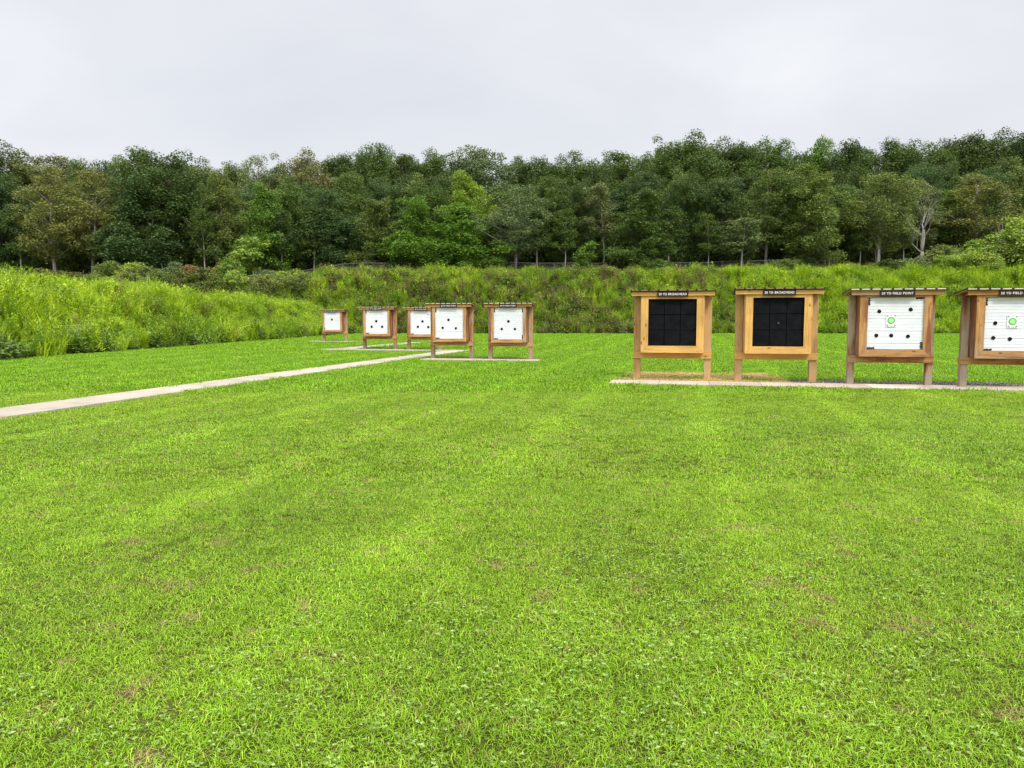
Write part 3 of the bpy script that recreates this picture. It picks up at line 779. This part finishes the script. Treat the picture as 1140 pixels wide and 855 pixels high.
FRONT=[  # kind, px, top y, width px, depth, colour, label
('oval',8,192,60,117,'blue','blue-green tree at the far left end of the forest front'),
('airy',68,186,64,113,'tan','tan-green airy tree with a bare pale trunk above the left bank'),
('airy',108,190,56,115,'tan','yellowish airy tree with a thin dark trunk beside the tan pale-trunked one'),
('oval',38,215,40,119,'mid','dark green tree tucked between the left end and the pale-trunked tree'),
('cone',156,198,62,114,'blue','blue-green tree with a pointed top in front of the large dark dome'),
('dome',198,170,88,121,'dark','large dark dome-topped tree rising above its neighbours left of the middle'),
('oval',252,188,46,119,'olive','olive tree just right of the large dark dome-topped tree'),
('sapling',276,264,34,108,'light','low light green young tree in front of the olive tree at the fence end'),
('cone',297,205,46,113,'bright','bright green pointed tree at the left end of the chain link fence'),
('oval',332,198,52,118,'mid','rounded mid green tree right of the bright pointed tree'),
('dome',372,214,58,115,'blue','bluish broad tree above the farthest single-spot target'),
('oval',398,192,44,121,'mid','tall green tree right of the bluish broad tree'),
('cone',424,222,44,113,'olive','dark olive conical tree above the second most distant target'),
('cone',462,222,52,112,'bright','glossy bright green conical tree left of the yellow-green tree'),
('dome',487,204,46,119,'mid','mid green tree between the bright conical tree and the yellow-green tree'),
('oval',522,192,58,117,'yellow','yellow-green tree, the brightest crown in the forest'),
('cone',517,226,58,112,'bright','leafy green tree in front of and below the brightest yellow-green crown'),
('airy',574,206,62,112,'grey','grey-green airy tree with a slanting pale trunk above the three-spot targets'),
('oval',612,196,48,118,'mid','mid green tree right of the grey-green airy tree'),
('oval',645,204,44,116,'dark','dark narrow tree left of the thin brownish one'),
('slim',672,204,28,113,'brown','thin brownish tree with a bare stem left of the conical maple'),
('sapling',658,268,22,108,'bright','small fresh green young tree behind the fence left of the conical maple'),
('cone',714,212,58,110,'mid','symmetrical conical maple reaching down to the fence left of the first black target'),
('dome',760,196,58,118,'dark','dark broad tree with shaded foot right of the conical maple'),
('cone',803,196,50,115,'blue','blue-grey pointed tree above the gap between the two black targets'),
('slim',822,242,28,109,'grey','small thin grey-stemmed tree above the second black target'),
('airy',848,190,56,115,'olive','olive airy tree above the second black target'),
('oval',893,184,72,112,'olive','large olive-yellow tree hanging low right of the second black target'),
('oval',932,206,44,118,'mid','mid green tree hidden between the large olive tree and the many-stemmed one'),
('multi',974,192,62,112,'olive','olive tree on many thin pale stems above the first green-dot target'),
('oval',1016,200,52,117,'grey','grey-green tree rising behind the bare forked tree'),
('airy',1076,194,70,114,'tan','pale olive airy tree right of the bare forked tree'),
('oval',1044,212,44,118,'bright','green tree squeezed between the bare forked tree and the pale olive one'),
('dome',1124,236,62,104,'light','light green rounded tree at the far right edge of the forest front'),
('oval',1150,205,60,118,'mid','mid green tree behind the light green rounded one at the right edge'),
]
for k,px,top,w,D,c,l in FRONT:
    low=l.startswith('light green rounded')      # a low bushy tree: the many-stemmed shrub form, enlarged
    plant('shrub' if low else k,px,top,w*(.95 if low else 1.16),D,c,l,G,name=None if k=='sapling' else 'tree')
S='treetops on the forest skyline'
SKY=[
(-8,160,62,'dome','dark','dark treetop at the left end of the skyline'),
(28,166,58,'oval','olive','olive treetop second from the left end of the skyline'),
(78,174,52,'airy','brown','brownish half-bare treetop above the pale-trunked tan tree'),
(104,178,40,'oval','mid','small green treetop just right of the brownish half-bare one'),
(126,180,40,'dome','dark','low dark treetop left of the large dark dome-topped tree'),
(162,168,52,'dome','mid','rounded treetop touching the left shoulder of the large dark dome'),
(232,184,48,'oval','olive','low olive treetop touching the right shoulder of the large dark dome'),
(262,181,46,'dome','mid','low treetop in the dip right of the large dark dome'),
(291,174,42,'airy','grey','pale wispy treetop standing up from the dip of the skyline'),
(320,188,40,'oval','mid','lowest treetop of the skyline right of the wispy one'),
(352,170,54,'dome','brown','broad brownish-green treetop at the right end of the dip'),
(388,170,50,'dome','dark','dark flat treetop right of the broad brownish one'),
(424,162,54,'dome','mid','tall ragged treetop above the second most distant target'),
(456,170,46,'dome','dark','dark treetop between the ragged one and the twin tops'),
(482,168,46,'oval','mid','rounded treetop above the bright green conical tree'),
(508,177,40,'dome','dark','low dark treetop left of the grey-green leaning top'),
(540,163,56,'airy','grey','grey-green open treetop above the brightest yellow-green crown'),
(570,174,38,'dome','dark','dark treetop right of the grey-green open one'),
(602,174,50,'dome','dark','wide dark treetop left of the green one above the middle gap'),
(640,170,46,'oval','mid','green treetop above the middle gap between the target groups'),
(664,180,40,'dome','dark','low dark treetop above the thin brownish tree'),
(694,169,52,'dome','mid','rounded treetop above the conical maple'),
(735,160,56,'dome','mid','treetop on the left flank of the high crown above the first black target'),
(770,151,66,'dome','mid','high broad crown above the first black target'),
(815,158,56,'dome','dark','dark treetop above the gap between the black targets'),
(850,156,56,'dome','mid','tall treetop above the second black target'),
(874,169,36,'oval','dark','low dark treetop right of the second black target'),
(902,156,46,'oval','bright','fresh green rounded treetop above the large olive-yellow tree'),
(935,160,50,'dome','dark','dark treetop left of the tall one above the first green-dot target'),
(984,154,70,'dome','dark','wide dark treetop above the first green-dot target'),
(1032,158,52,'dome','mid','treetop above the bare forked tree'),
(1072,147,66,'dome','dark','highest treetop of the skyline near the right edge'),
(1112,151,60,'dome','dark','dark treetop between the highest one and the right end of the skyline'),
(1152,150,66,'dome','dark','dark treetop at the right end of the skyline'),
]
for i,(px,top,w,k,c,l) in enumerate(SKY): plant(k,px,top,w*1.38,134+7*((i*37)%5)/4,c,l,S)
# the second rank that fills the body of the forest
FILL='dark forest tree mostly hidden behind the front trees'
xs=-150
random.seed(21)
for x in np.arange(-150,1300,22):
    top=np.interp(x,[-150,0,150,200,320,430,560,680,770,900,1070,1300],[200,200,196,195,208,190,200,200,182,190,180,182])+random.uniform(-4,16)
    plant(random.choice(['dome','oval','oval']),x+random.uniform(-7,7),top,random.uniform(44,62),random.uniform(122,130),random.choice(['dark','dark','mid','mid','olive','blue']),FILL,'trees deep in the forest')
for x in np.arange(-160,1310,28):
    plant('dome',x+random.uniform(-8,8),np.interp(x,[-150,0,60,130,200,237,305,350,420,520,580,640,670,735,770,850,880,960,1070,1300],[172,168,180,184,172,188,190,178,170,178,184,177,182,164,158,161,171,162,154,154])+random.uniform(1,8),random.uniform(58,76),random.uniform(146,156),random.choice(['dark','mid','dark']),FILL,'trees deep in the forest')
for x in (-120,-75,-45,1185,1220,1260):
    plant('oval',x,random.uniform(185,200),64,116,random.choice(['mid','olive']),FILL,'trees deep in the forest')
for x,top,w,c in ((30,226,26,'mid'),(133,236,24,'olive'),(178,240,22,'dark'),(233,232,24,'mid'),(318,236,22,'dark'),(352,240,24,'mid'),(447,246,22,'olive'),(548,236,24,'mid'),(598,240,22,'dark'),(628,230,22,'mid'),(690,238,20,'mid'),(742,238,22,'dark'),(786,236,22,'mid'),(872,244,22,'mid'),(914,240,24,'dark'),(952,236,22,'mid'),(1000,238,22,'olive'),(1058,236,22,'mid')):
    plant('slim',x,top+random.uniform(-8,4),w*1.2,random.uniform(111.5,114.5),c,'thin young tree with a bare pale stem along the forest front','thin stems along the forest front')
# undergrowth at the foot of the forest
U='shrubs at the foot of the forest'
SHRUBS=[
(128,290,34,104,'olive','olive shrub at the foot of the yellowish airy tree'),(150,292,40,102,'light','pale green shrub left of the blue-green pointed tree foot'),
(176,296,36,100,'olive','low olive shrub under the large dark dome-topped tree'),(197,291,30,104,'grey','grey-green shrub left of the rust red shrub'),
(213,295,24,103,'red','rust red shrub behind the left bank'),(236,297,38,100,'olive','olive shrub right of the rust red shrub'),
(252,292,28,105,'red','green shrub tinged red behind the left bank'),(262,287,30,103,'bright','fresh green shrub under the olive tree'),
(300,299,34,103,'grey','grey weedy shrub behind the meeting of the two banks'),(328,300,30,102,'olive','dull olive shrub just left of the farthest target line'),
(392,297,24,104,'mid','dark green shrub breaking the fence line above the far targets'),(606,300,22,103,'mid','small dark shrub before the fence near the middle'),
(732,288,26,104,'mid','dark rounded shrub before the fence at the foot of the conical maple'),

(1048,272,40,104,'olive','olive shrub right of the bare forked tree foot'),(1012,285,26,103,'grey','small grey shrub at the foot of the bare forked tree'),
(1078,266,46,105,'light','broad pale green shrub left of the light green rounded tree'),(1110,268,48,104,'olive','olive shrub under the light green rounded tree'),
(1140,262,56,104,'light','pale green shrub at the right edge of the bank top'),(985,288,26,103,'dark','dark low shrub under the many-stemmed tree'),
(868,288,28,103,'olive','olive shrub under the olive airy tree'),(60,298,40,101,'brown','brown dry shrub at the foot of the pale-trunked tree'),(20,296,46,102,'mid','green shrub at the left edge behind the bank'),
]
for px,top,w,D,c,l in SHRUBS: plant('shrub',px,top,w*1.1,D,c,l,U,cat='shrub')
random.seed(13)
for x,top in ((1036,284),(1056,281),(1074,279),(1094,280),(1116,276),(1138,277),(1162,273)):
    plant('shrub',x,top,random.uniform(26,36),random.uniform(101,104),'light','pale yellow-green brush growing on the bank top below the light rounded tree','brush on the bank top at the right',cat='shrub')
random.seed(9)
for x in np.arange(108,345,19):
    plant('shrub',x+random.uniform(-4,4),random.uniform(300,308),random.uniform(24,34),random.uniform(95,100),random.choice(['olive','light','tan','light','tan']),'scrubby olive shrub in the thicket between the left bank and the forest','thicket behind the left bank',cat='shrub')
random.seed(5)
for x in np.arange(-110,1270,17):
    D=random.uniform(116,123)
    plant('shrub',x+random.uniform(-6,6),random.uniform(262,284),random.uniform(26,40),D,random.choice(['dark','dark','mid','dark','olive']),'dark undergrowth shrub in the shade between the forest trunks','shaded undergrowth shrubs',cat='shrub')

# the bare forked tree
def bare_tree():
    mb=MB(); random.seed(3)
    def br(p,d,L,r,lev):
        pts=[p]; rad=[r]; q=p.copy(); dd=d.copy()
        for i in range(4):
            dd=(dd+Vector((random.uniform(-.2,.2),random.uniform(-.2,.2),random.uniform(-.05,.15)))).normalized(); q=q+dd*L/4; pts.append(q.copy()); rad.append(r*(1-.14*(i+1)))
        mb.tube(pts,rad,6)
        if lev>0:
            for _ in range(2 if lev>1 else 3):
                nd=(dd+Vector((random.uniform(-.8,.8),random.uniform(-.6,.6),random.uniform(0,.5)))).normalized()
                br(pts[-1],nd,L*random.uniform(.55,.8),rad[-1]*.72,lev-1)
            nd=(dd+Vector((random.choice([-1,1])*.9,random.uniform(-.4,.4),.2))).normalized(); br(pts[2],nd,L*.6,rad[2]*.5,lev-1)
    z=0.0
    mb.tube([(0.15,0,-.4),(.05,0,.7),(-.1,0,1.9)],[.27,.21,.18],8)
    br(Vector((-.1,0,1.9)),Vector((.25,0,1)).normalized(),2.6,.16,3)
    br(Vector((-.1,0,1.8)),Vector((-.28,.05,1)).normalized(),2.2,.14,3)
    br(Vector((-.05,0,1.7)),Vector((-1,0,.45)).normalized(),1.7,.08,2)
    return mb
X=px_x(1021,104); e=empty('dead_tree',(X,104,terr1(X,104)+.2)); tag(e,'bare pale forked tree without leaves standing before the forest above the right-hand targets','tree')
e.scale=(1.25,1.25,1.45)
bare_tree().build('trunk',M_BARKDEAD,e,smooth=True)

# ------------------------------------------------------------------ chain link fence
def fence():
    e=empty('chain_link_fence',(0,0,0)); tag(e,'low grey chain link fence along the foot of the forest','fence')
    xs=np.arange(-45,45.1,3.0); yl=lambda x:110.5+0.6*math.sin(x*.08)
    H=1.75
    pts=[]
    for x in xs:
        y=yl(x); z=terr1(x,y); pts.append(Vector((x,y,z)))
        mb=MB(); mb.tube([(x,y,z-.2),(x,y,z+H+.06)],[.04,.04],8); mb.build('post',M_FENCE,e)
    mb=MB(); mb.tube([p+Vector((0,0,H)) for p in pts],[.028]*len(pts),6); mb.build('top_rail',M_FENCE,e)
    mb=MB()
    def at(x,f):
        y=yl(x); i=min(int((x-xs[0])/3.0),len(pts)-2); i=max(i,0); t=(x-xs[i])/3.0
        z=pts[i].z*(1-t)+pts[i+1].z*t; return Vector((x,y-.045,z+.05+f*(H-.05)))
    V=[];F=[]
    step=.11; run=H/ 1.0
    x=xs[0]
    while x<xs[-1]-run:
        for s in (0,1):
            a=at(x,s); m=at(x+run/2,.5); b=at(x+run,1-s); w=Vector((.005,0,0)); o=Vector((0,.004*s,0))
            k=len(V); V+= [a-w+o,a+w+o,m+w+o,m-w+o,b+w+o,b-w+o]; F+=[(k,k+1,k+2,k+3),(k+3,k+2,k+4,k+5)]
        x+=step
    o=mk('mesh',np_mesh('mesh',np.array([tuple(v) for v in V]),np.array(F),M_WIRE),e)
fence()

# ------------------------------------------------------------------ target stands
def text_mesh(body,size,bold=.022):
    cu=bpy.data.curves.new('lettering','FONT'); cu.body=body; cu.size=size; cu.align_x='CENTER'; cu.align_y='CENTER'; cu.offset=bold*size; cu.extrude=.002; cu.space_character=1.12; cu.space_word=1.1
    o=bpy.data.objects.new('lettering',cu); COL.objects.link(o)
    dg=bpy.context.evaluated_depsgraph_get(); me=bpy.data.meshes.new_from_object(o.evaluated_get(dg))
    bpy.data.objects.remove(o); bpy.data.curves.remove(cu)
    me.transform(Matrix.Rotation(R(90),4,'X')); me.materials.clear(); me.materials.append(M_LETTER); return me
OUT=2.03; BOXF=-.40      # post front face is y=0; the box sticks out to BOXF
Z0=.77; ZTOP=2.27
OPEN={'new':(1.235,.185),'old':(1.27,.180),'org':(1.33,.130)}
def stand(loc,rz,sx,sz,style,body,spots,label,group,cut=(),mark=None):
    fw,pw,rib_dark={'new':(WOOD_NEW,WOOD_POST,True),'old':(WOOD_OLD,WOOD_OLDP,False),'org':(WOOD_ORG,WOOD_ORGP,False)}[style]
    PW={'new':.185,'old':.158,'org':.175}[style]; OP,FRW=OPEN[style]; OUT={'new':2.03,'old':1.965,'org':2.03}[style]
    e=empty('target_stand',loc,rz); e.scale=(sx,sx,sz); tag(e,label,'archery target',group)
    zo=Z0+FRW*.9                     # bottom of the opening
    zt=zo+OP
    for s in (-1,1):
        mb=MB(); xc=s*(OUT/2-PW/2); mb.box(xc-PW/2,xc+PW/2,0,PW,-.12,ZTOP+.03,bev=.008); mb.build('post',pw[2],e)
    mb=MB(); mb.box(-OUT/2-.006,OUT/2+.006,-.045,-.002,.585,.765,bev=.005); mb.build('crossbeam',fw[0],e)
    mb=MB(); mb.box(-OUT/2,OUT/2,PW+.002,PW+.045,.585,.765,bev=.005); mb.build('crossbeam',fw[0],e)
    # box: two side panels, floor, top and back
    hw=OUT/2-PW-.006
    mb=MB()
    for s in (-1,1): mb.box(min(s*hw,s*(hw-.04)),max(s*hw,s*(hw-.04)),BOXF+.042,PW+.05,Z0+.002,ZTOP-.002,0)
    mb.box(-hw+.042,hw-.042,BOXF+.042,PW+.05,Z0+.002,Z0+.042,1); mb.box(-hw+.042,hw-.042,BOXF+.042,PW+.05,ZTOP-.042,ZTOP-.002,1)
    mb.box(-hw+.042,hw-.042,PW+.02,PW+.05,Z0+.045,ZTOP-.045,1)
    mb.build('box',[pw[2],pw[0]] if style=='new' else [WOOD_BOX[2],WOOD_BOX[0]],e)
    # mitred frame
    mb=MB(); a=OP/2; b=OP/2+FRW; y0=BOXF; y1=BOXF+.04; g=.004; top=min(zt+FRW,ZTOP+.05)
    zi0=zo; zi1=zt; zb=zo-FRW
    mb.prism([(-b,zb),(b,zb),(a,zi0),(-a,zi0)],y0,y1,0)
    ft=top-zi1
    mb.prism([(-b,top),(-a,zi1),(a,zi1),(b,top)],y0,y1,0)
    mb.prism([(-b,zb+g),(-a,zi0+g),(-a,zi1-g),(-b,top-g)],y0+.002,y1,1)
    mb.prism([(b,zb+g),(b,top-g),(a,zi1-g),(a,zi0+g)],y0+.002,y1,1)
    mb.build('frame',[fw[0],fw[2]],e)
    # face
    if style=='new':
        mb=MB(); c=OP/3
        mb.box(-a-.02,a+.02,BOXF+.13,BOXF+.3,zi0-.02,zi1+.02,0)
        for i in range(3):
            for j in range(3):
                d=random.uniform(0,.02); q=.006
                mb.box(-a+i*c+q,-a+(i+1)*c-q,BOXF+.055+d,BOXF+.128,zi0+j*c+q,zi0+(j+1)*c-q,0,bev=.008)
        face=mb.build('foam_face',M_BLACK,e)
        yf=BOXF+.05
    else:
        mb=MB(); nl=17; c=OP/nl
        for j in range(nl):
            d=random.uniform(0,.009)
            xl,xr=-a-.015,a+.015
            if j>=nl-2 and 'tl' in cut: xl=-a+.035+.02*(j-nl+2)
            mb.box(xl,xr,BOXF+.048+d,BOXF+.3,zi0+j*c+.0015,zi0+(j+1)*c-.0015,0,bev=.003)
        face=mb.build('foam_face',M_FOAM,e)
        yf=BOXF+.048
    for u,v,r in spots:
        mb=MB(); x=-a+u*OP; z=zt-v*OP
        n=20; rr=[r*random.uniform(.88,1.1) for _ in range(n)]
        mb.prism([(x+rr[i]*math.cos(6.283*i/n),z+rr[i]*math.sin(6.283*i/n)) for i in range(n)],yf-.006,yf+.03)
        mb.build('spot',M_SPOT if style!='new' else M_GREY,face)
    for q in cut:
        mb=MB(); x={'l':-a,'r':a}[q[1]]; s=1 if q[1]=='l' else -1; z={'t':zt,'b':zo}[q[0]]; sv=-1 if q[0]=='t' else 1
        def bx(x0,x1,z0,z1): mb.box(min(x0,x1),max(x0,x1),yf-.009,yf+.01,min(z0,z1),max(z0,z1),bev=.003)
        if q[2]=='v':
            for k in range(4): bx(x+s*.008,x+s*(.05+.01*(k%2)),z+sv*(.015+.045*k),z+sv*(.05+.045*k))
        else:
            for k in range(4): bx(x+s*(.012+.045*k),x+s*(.05+.045*k),z+sv*.008,z+sv*(.045+.008*(k%2)))
        mb.build('torn_corner_mark',M_CORNERGAP,e)  # dark raised bits stand in for torn corners where the backing shows
    # fascia, sign and roof
    mb=MB(); mb.box(-OUT/2-.045,OUT/2+.045,BOXF-.045,BOXF-.004,2.255,2.362,bev=.004); mb.build('fascia',fw[0],e)
    mb=MB()
    sw=.395; sgz0,sgz1=2.222,2.366
    mb.box(-sw,sw,BOXF-.066,BOXF-.047,sgz0,sgz1,bev=.003); sg=mb.build('sign',M_SIGN,e)
    me=text_mesh(body,.082 if 'BROAD' in body else .078); lt=mk('lettering',me,sg); lt.location=(0,BOXF-.068,(sgz0+sgz1)/2)
    w=max(v.co.x for v in me.vertices)-min(v.co.x for v in me.vertices); lt.scale=(.71/w,1,1.0)
    mb=MB(); rw=OUT/2+(.065 if style=='new' else .10); yb=PW+.30; yfr=BOXF-.11
    drop=.10; th=.020
    def slab(x0,x1,za,zb_,m,front=0.0):
        V=[(x0,yfr-front,2.366+za),(x1,yfr-front,2.366+za),(x1,yb,2.366-drop+za),(x0,yb,2.366-drop+za),(x0,yfr-front,2.366+zb_),(x1,yfr-front,2.366+zb_),(x1,yb,2.366-drop+zb_),(x0,yb,2.366-drop+zb_)]
        mb.add(V,[(0,3,2,1),(4,5,6,7),(0,1,5,4),(1,2,6,5),(2,3,7,6),(3,0,4,7)],m)
    nr=9; pitch=2*rw/nr
    for i in range(nr):
        x0=-rw+i*pitch; slab(x0+.028,x0+pitch-.028,.02,.02+th,0)
    for i in range(nr+1):
        x0=-rw+i*pitch; slab(max(-rw,x0-.026),min(rw,x0+.026),.016,.055,1,.002)
    slab(-rw,rw,.0,.0155,1 if style=='new' else 2,-.02)
    mb.build('roof',[M_ROOFNEW if style=='new' else M_ROOF,M_ROOFDK,fw[0]],e)
    # side rafters carry the roof from post to fascia
    for s in (-1,1):
        mb=MB(); x=s*(OUT/2-.05); mb.box(x-.02,x+.02,BOXF-.002,PW+.2,2.255,2.30); mb.build('rafter',fw[1],e)
    if mark:
        mb=MB(); u,v=mark; x=-a+u*OP; z=zt-v*OP; mb.box(x-.05,x+.05,yf-.008,yf+.002,z-.015,z+.015); mb.build('ink_mark',M_MAG,face)
    return e,(a,zo,zt,yf,OP)
def place(pc,by,w,h,style,body,spots,label,group,cut=(),mark=None,dz=0):
    g=ground(pc,by); D=g.length
    OUT=1.965 if style=='old' else 2.03
    sx=w/FPX*g.y/(OUT*math.cos(ALPHA)+.018); sz=h/FPX*g.y/2.41
    return stand(g,-ALPHA,sx,sz,style,body,spots,label,group,cut,mark)
r1=.046
NG='target stands at twenty yards'; MG='target stands at thirty yards'; FG='target stands at forty yards'
place(372.7,380.2,28.5,35.3,'org','50 YD FIELD POINT',[(.47,.42,.08)],'white-faced wooden target with a single black spot, farthest of all',None,('blv',))
place(422.5,388.8,39,46.8,'org','40 YD FIELD POINT',[(.48,.46,.07),(.27,.70,.07),(.74,.70,.07)],'small three-spot white target standing clear at the left of its distant pair','target stands at forty yards',('tlv','blh'))
place(472,389.6,39,47.2,'org','40 YD FIELD POINT',[(.54,.45,.07),(.33,.68,.07),(.79,.69,.07)],'three-spot white target with a purple ink mark, half hidden behind a nearer stand','target stands at forty yards',('blh',),(.8,.16))
place(503,399.6,48.3,61.6,'org','30 YD FIELD POINT',[(.47,.39,.058),(.26,.645,.055),(.73,.66,.055)],'three-spot white target that overlaps the farther one behind it',MG,('tlv','blh'))
place(568,401.0,49.6,63.2,'org','30 YD FIELD POINT',[(.50,.43,.058),(.27,.67,.055),(.72,.67,.055)],'three-spot white target standing alone at the right end of the far group',MG,('tlv','trv','blh','brv'))
place(747.5,423.0,83.5,99.4,'new','20 YD BROADHEAD',[],'pale new pine stand with a plain black face beside the dead straw grass',NG)
place(862.5,425.4,86,103.8,'new','20 YD BROADHEAD',[(.51,.52,.022)],'pale new pine stand with a black face and one small grey mark in its middle',NG)
def sheet(e,frm,u,v,label):
    """a paper target pinned to a foam face: a thing of its own"""
    a,zo,zt,yf,OP=frm
    t=empty('paper_target',(0,0,0)); M=e.matrix_world.copy() if False else Matrix.LocRotScale(e.location,e.rotation_euler,e.scale)
    p=M@Vector((-a+u*OP,yf-.010,zt-v*OP)); t.location=p; t.rotation_euler=e.rotation_euler; t.scale=e.scale
    tag(t,label,'paper target','paper targets pinned on the white faces')
    mb=MB(); w,h=.115,.16; mb.box(-w,w,-.001,.0015,-h,h); s=mb.build('sheet',M_PAPER,t)
    mb=MB(); mb.disc(0,.0,.085,-.004,-.0012,28); mb.build('green_ring',M_GREEN,t)
    mb=MB(); mb.disc(0,.0,.058,-.006,-.0042,28); mb.build('green_centre',M_PALEGREEN,t)
    for x in (-1,1):
        for z in (-1,1):
            mb=MB()
            for k in (-1,1):
                A=R(45*k); c,s_=math.cos(A),math.sin(A); L=.02; q=.0045; cx,cz=x*.085,z*.115
                mb.prism([(cx-L*c-q*s_,cz-L*s_+q*c),(cx-L*c+q*s_,cz-L*s_-q*c),(cx+L*c+q*s_,cz+L*s_-q*c),(cx+L*c-q*s_,cz+L*s_+q*c)],-.003-.0006*(k+1),-.0012)
            mb.build('cross_mark',M_GREY,t)
    mb=MB(); mb.box(-.012,.012,-.003,-.0012,.125,.135); mb.box(-.085,-.05,-.003,-.0012,-.148,-.138);mb.box(-.02,.03,-.003,-.0012,-.148,-.14);mb.box(.055,.085,-.003,-.0012,-.148,-.138); mb.build('small_print',M_GREY,t)
e,f=place(989.4,429.7,86.5,107.4,'old','20 YD FIELD POINT',[(.21,.27,r1),(.766,.235,r1),(.174,.734,r1),(.44,.734,r1),(.738,.748,r1)],'weathered stand with a white face, five black spots and all of it in view',NG,('tlv','trh','blh','brv'))
sheet(e,f,.427,.446,'white paper with a green dot pinned between five black spots')
e,f=place(1118.5,432.9,91,111,'old','20 YD FIELD POINT',[(.185,.48,r1),(.165,.755,r1),(.44,.775,r1),(.74,.765,r1),(.8,.3,r1)],'weathered greyish stand with a white face cut off by the right edge of the view',NG,('tlv','blh'))
sheet(e,f,.465,.45,'white paper with a green dot on the target at the edge of the view')

# ------------------------------------------------------------------ sky, sun, camera
w=bpy.data.worlds.new('World'); sc.world=w; w.use_nodes=True; nt=w.node_tree; nt.nodes.clear()
out=nt.nodes.new('ShaderNodeOutputWorld'); bg=nt.nodes.new('ShaderNodeBackground'); bg.inputs[1].default_value=.1
EL,AZ=R(52),R(158)
sky=nt.nodes.new('ShaderNodeTexSky'); sky.sky_type='NISHITA'; sky.sun_disc=False; sky.sun_elevation=EL; sky.sun_rotation=AZ; sky.dust_density=3.0; sky.ozone_density=1.0
tc=nt.nodes.new('ShaderNodeTexCoord').outputs['Generated']
sp=nt.nodes.new('ShaderNodeSeparateXYZ'); nt.links.new(tc,sp.inputs[0])
zc=math_(nt,'MAXIMUM',sp.outputs[2],0.0)
den=math_(nt,'ADD',zc,.28); cx=nt.nodes.new('ShaderNodeCombineXYZ')
nt.links.new(math_(nt,'DIVIDE',sp.outputs[0],den),cx.inputs[0]); nt.links.new(math_(nt,'DIVIDE',sp.outputs[1],den),cx.inputs[1])
n1=noise(nt,mapping(nt,cx.outputs[0],(1.0,1.15,1),loc=(2.2,.7,0)),1.3,5,.5,.3)
n2=noise(nt,mapping(nt,cx.outputs[0],(.5,.9,1),loc=(5.1,3.3,0)),.55,2,.5)
cr=ramp(nt,[(.36,(.86,.88,.935)),(.49,(.94,.96,1.01)),(.60,(1.05,1.065,1.10)),(.70,(1.13,1.14,1.16))]); nt.links.new(math_(nt,'ADD',math_(nt,'MULTIPLY',n1,.55),math_(nt,'MULTIPLY',n2,.45)),cr.inputs[0])
zr=ramp(nt,[(0.0,0.0),(.36,0.0),(.95,1.0)]); zr.color_ramp.interpolation='EASE'; nt.links.new(zc,zr.inputs[0])
br=math_(nt,'MULTIPLY_ADD',zr.outputs[0],1.35,1.0)
# brighter cloud towards the hidden sun, behind the viewer
sd=(math.sin(AZ)*math.cos(EL),math.cos(AZ)*math.cos(EL),math.sin(EL))
dot=nt.nodes.new('ShaderNodeVectorMath'); dot.operation='DOT_PRODUCT'; nt.links.new(tc,dot.inputs[0]); dot.inputs[1].default_value=sd
gl=math_(nt,'POWER',math_(nt,'MAXIMUM',dot.outputs['Value'],0.0),3.0)
br=math_(nt,'ADD',br,math_(nt,'MULTIPLY',gl,1.2))
cloud=mixc(nt,cr.outputs[0],br,1.0,'MULTIPLY')
CL=5.6
cl2=nt.nodes.new('ShaderNodeVectorMath'); cl2.operation='SCALE'; nt.links.new(cloud,cl2.inputs[0]); cl2.inputs['Scale'].default_value=CL
mx=mixc(nt,sky.outputs[0],cl2.outputs[0],.93)
nt.links.new(mx,bg.inputs[0]); nt.links.new(bg.outputs[0],out.inputs[0])

L=bpy.data.lights.new('sun','SUN'); L.energy=1.5; L.angle=R(11); L.color=(1,.965,.91)
lo=bpy.data.objects.new('sun',L); COL.objects.link(lo); lo.rotation_euler=Vector(sd).to_track_quat('Z','Y').to_euler(); lo.location=(0,-20,40)

cam=bpy.data.cameras.new('camera'); cam.sensor_width=36; cam.lens=36*FPX/1140; cam.clip_end=3000; cam.clip_start=.05
co=bpy.data.objects.new('camera',cam); COL.objects.link(co); co.location=(0,0,CAM_H); co.rotation_euler=(R(90)-PITCH,0,0); sc.camera=co

sc.render.engine='CYCLES'; c=sc.cycles
c.max_bounces=5; c.diffuse_bounces=3; c.glossy_bounces=2; c.transmission_bounces=3; c.transparent_max_bounces=4
c.caustics_reflective=False; c.caustics_refractive=False; c.sample_clamp_indirect=4.0
c.use_denoising=True; c.denoiser='OPENIMAGEDENOISE'; c.denoising_input_passes='RGB_ALBEDO_NORMAL'; c.denoising_prefilter='NONE'
v=sc.view_settings; sc.display_settings.display_device='sRGB'; v.view_transform='Standard'; v.look='None'; v.exposure=.68; v.gamma=1; v.use_curve_mapping=False
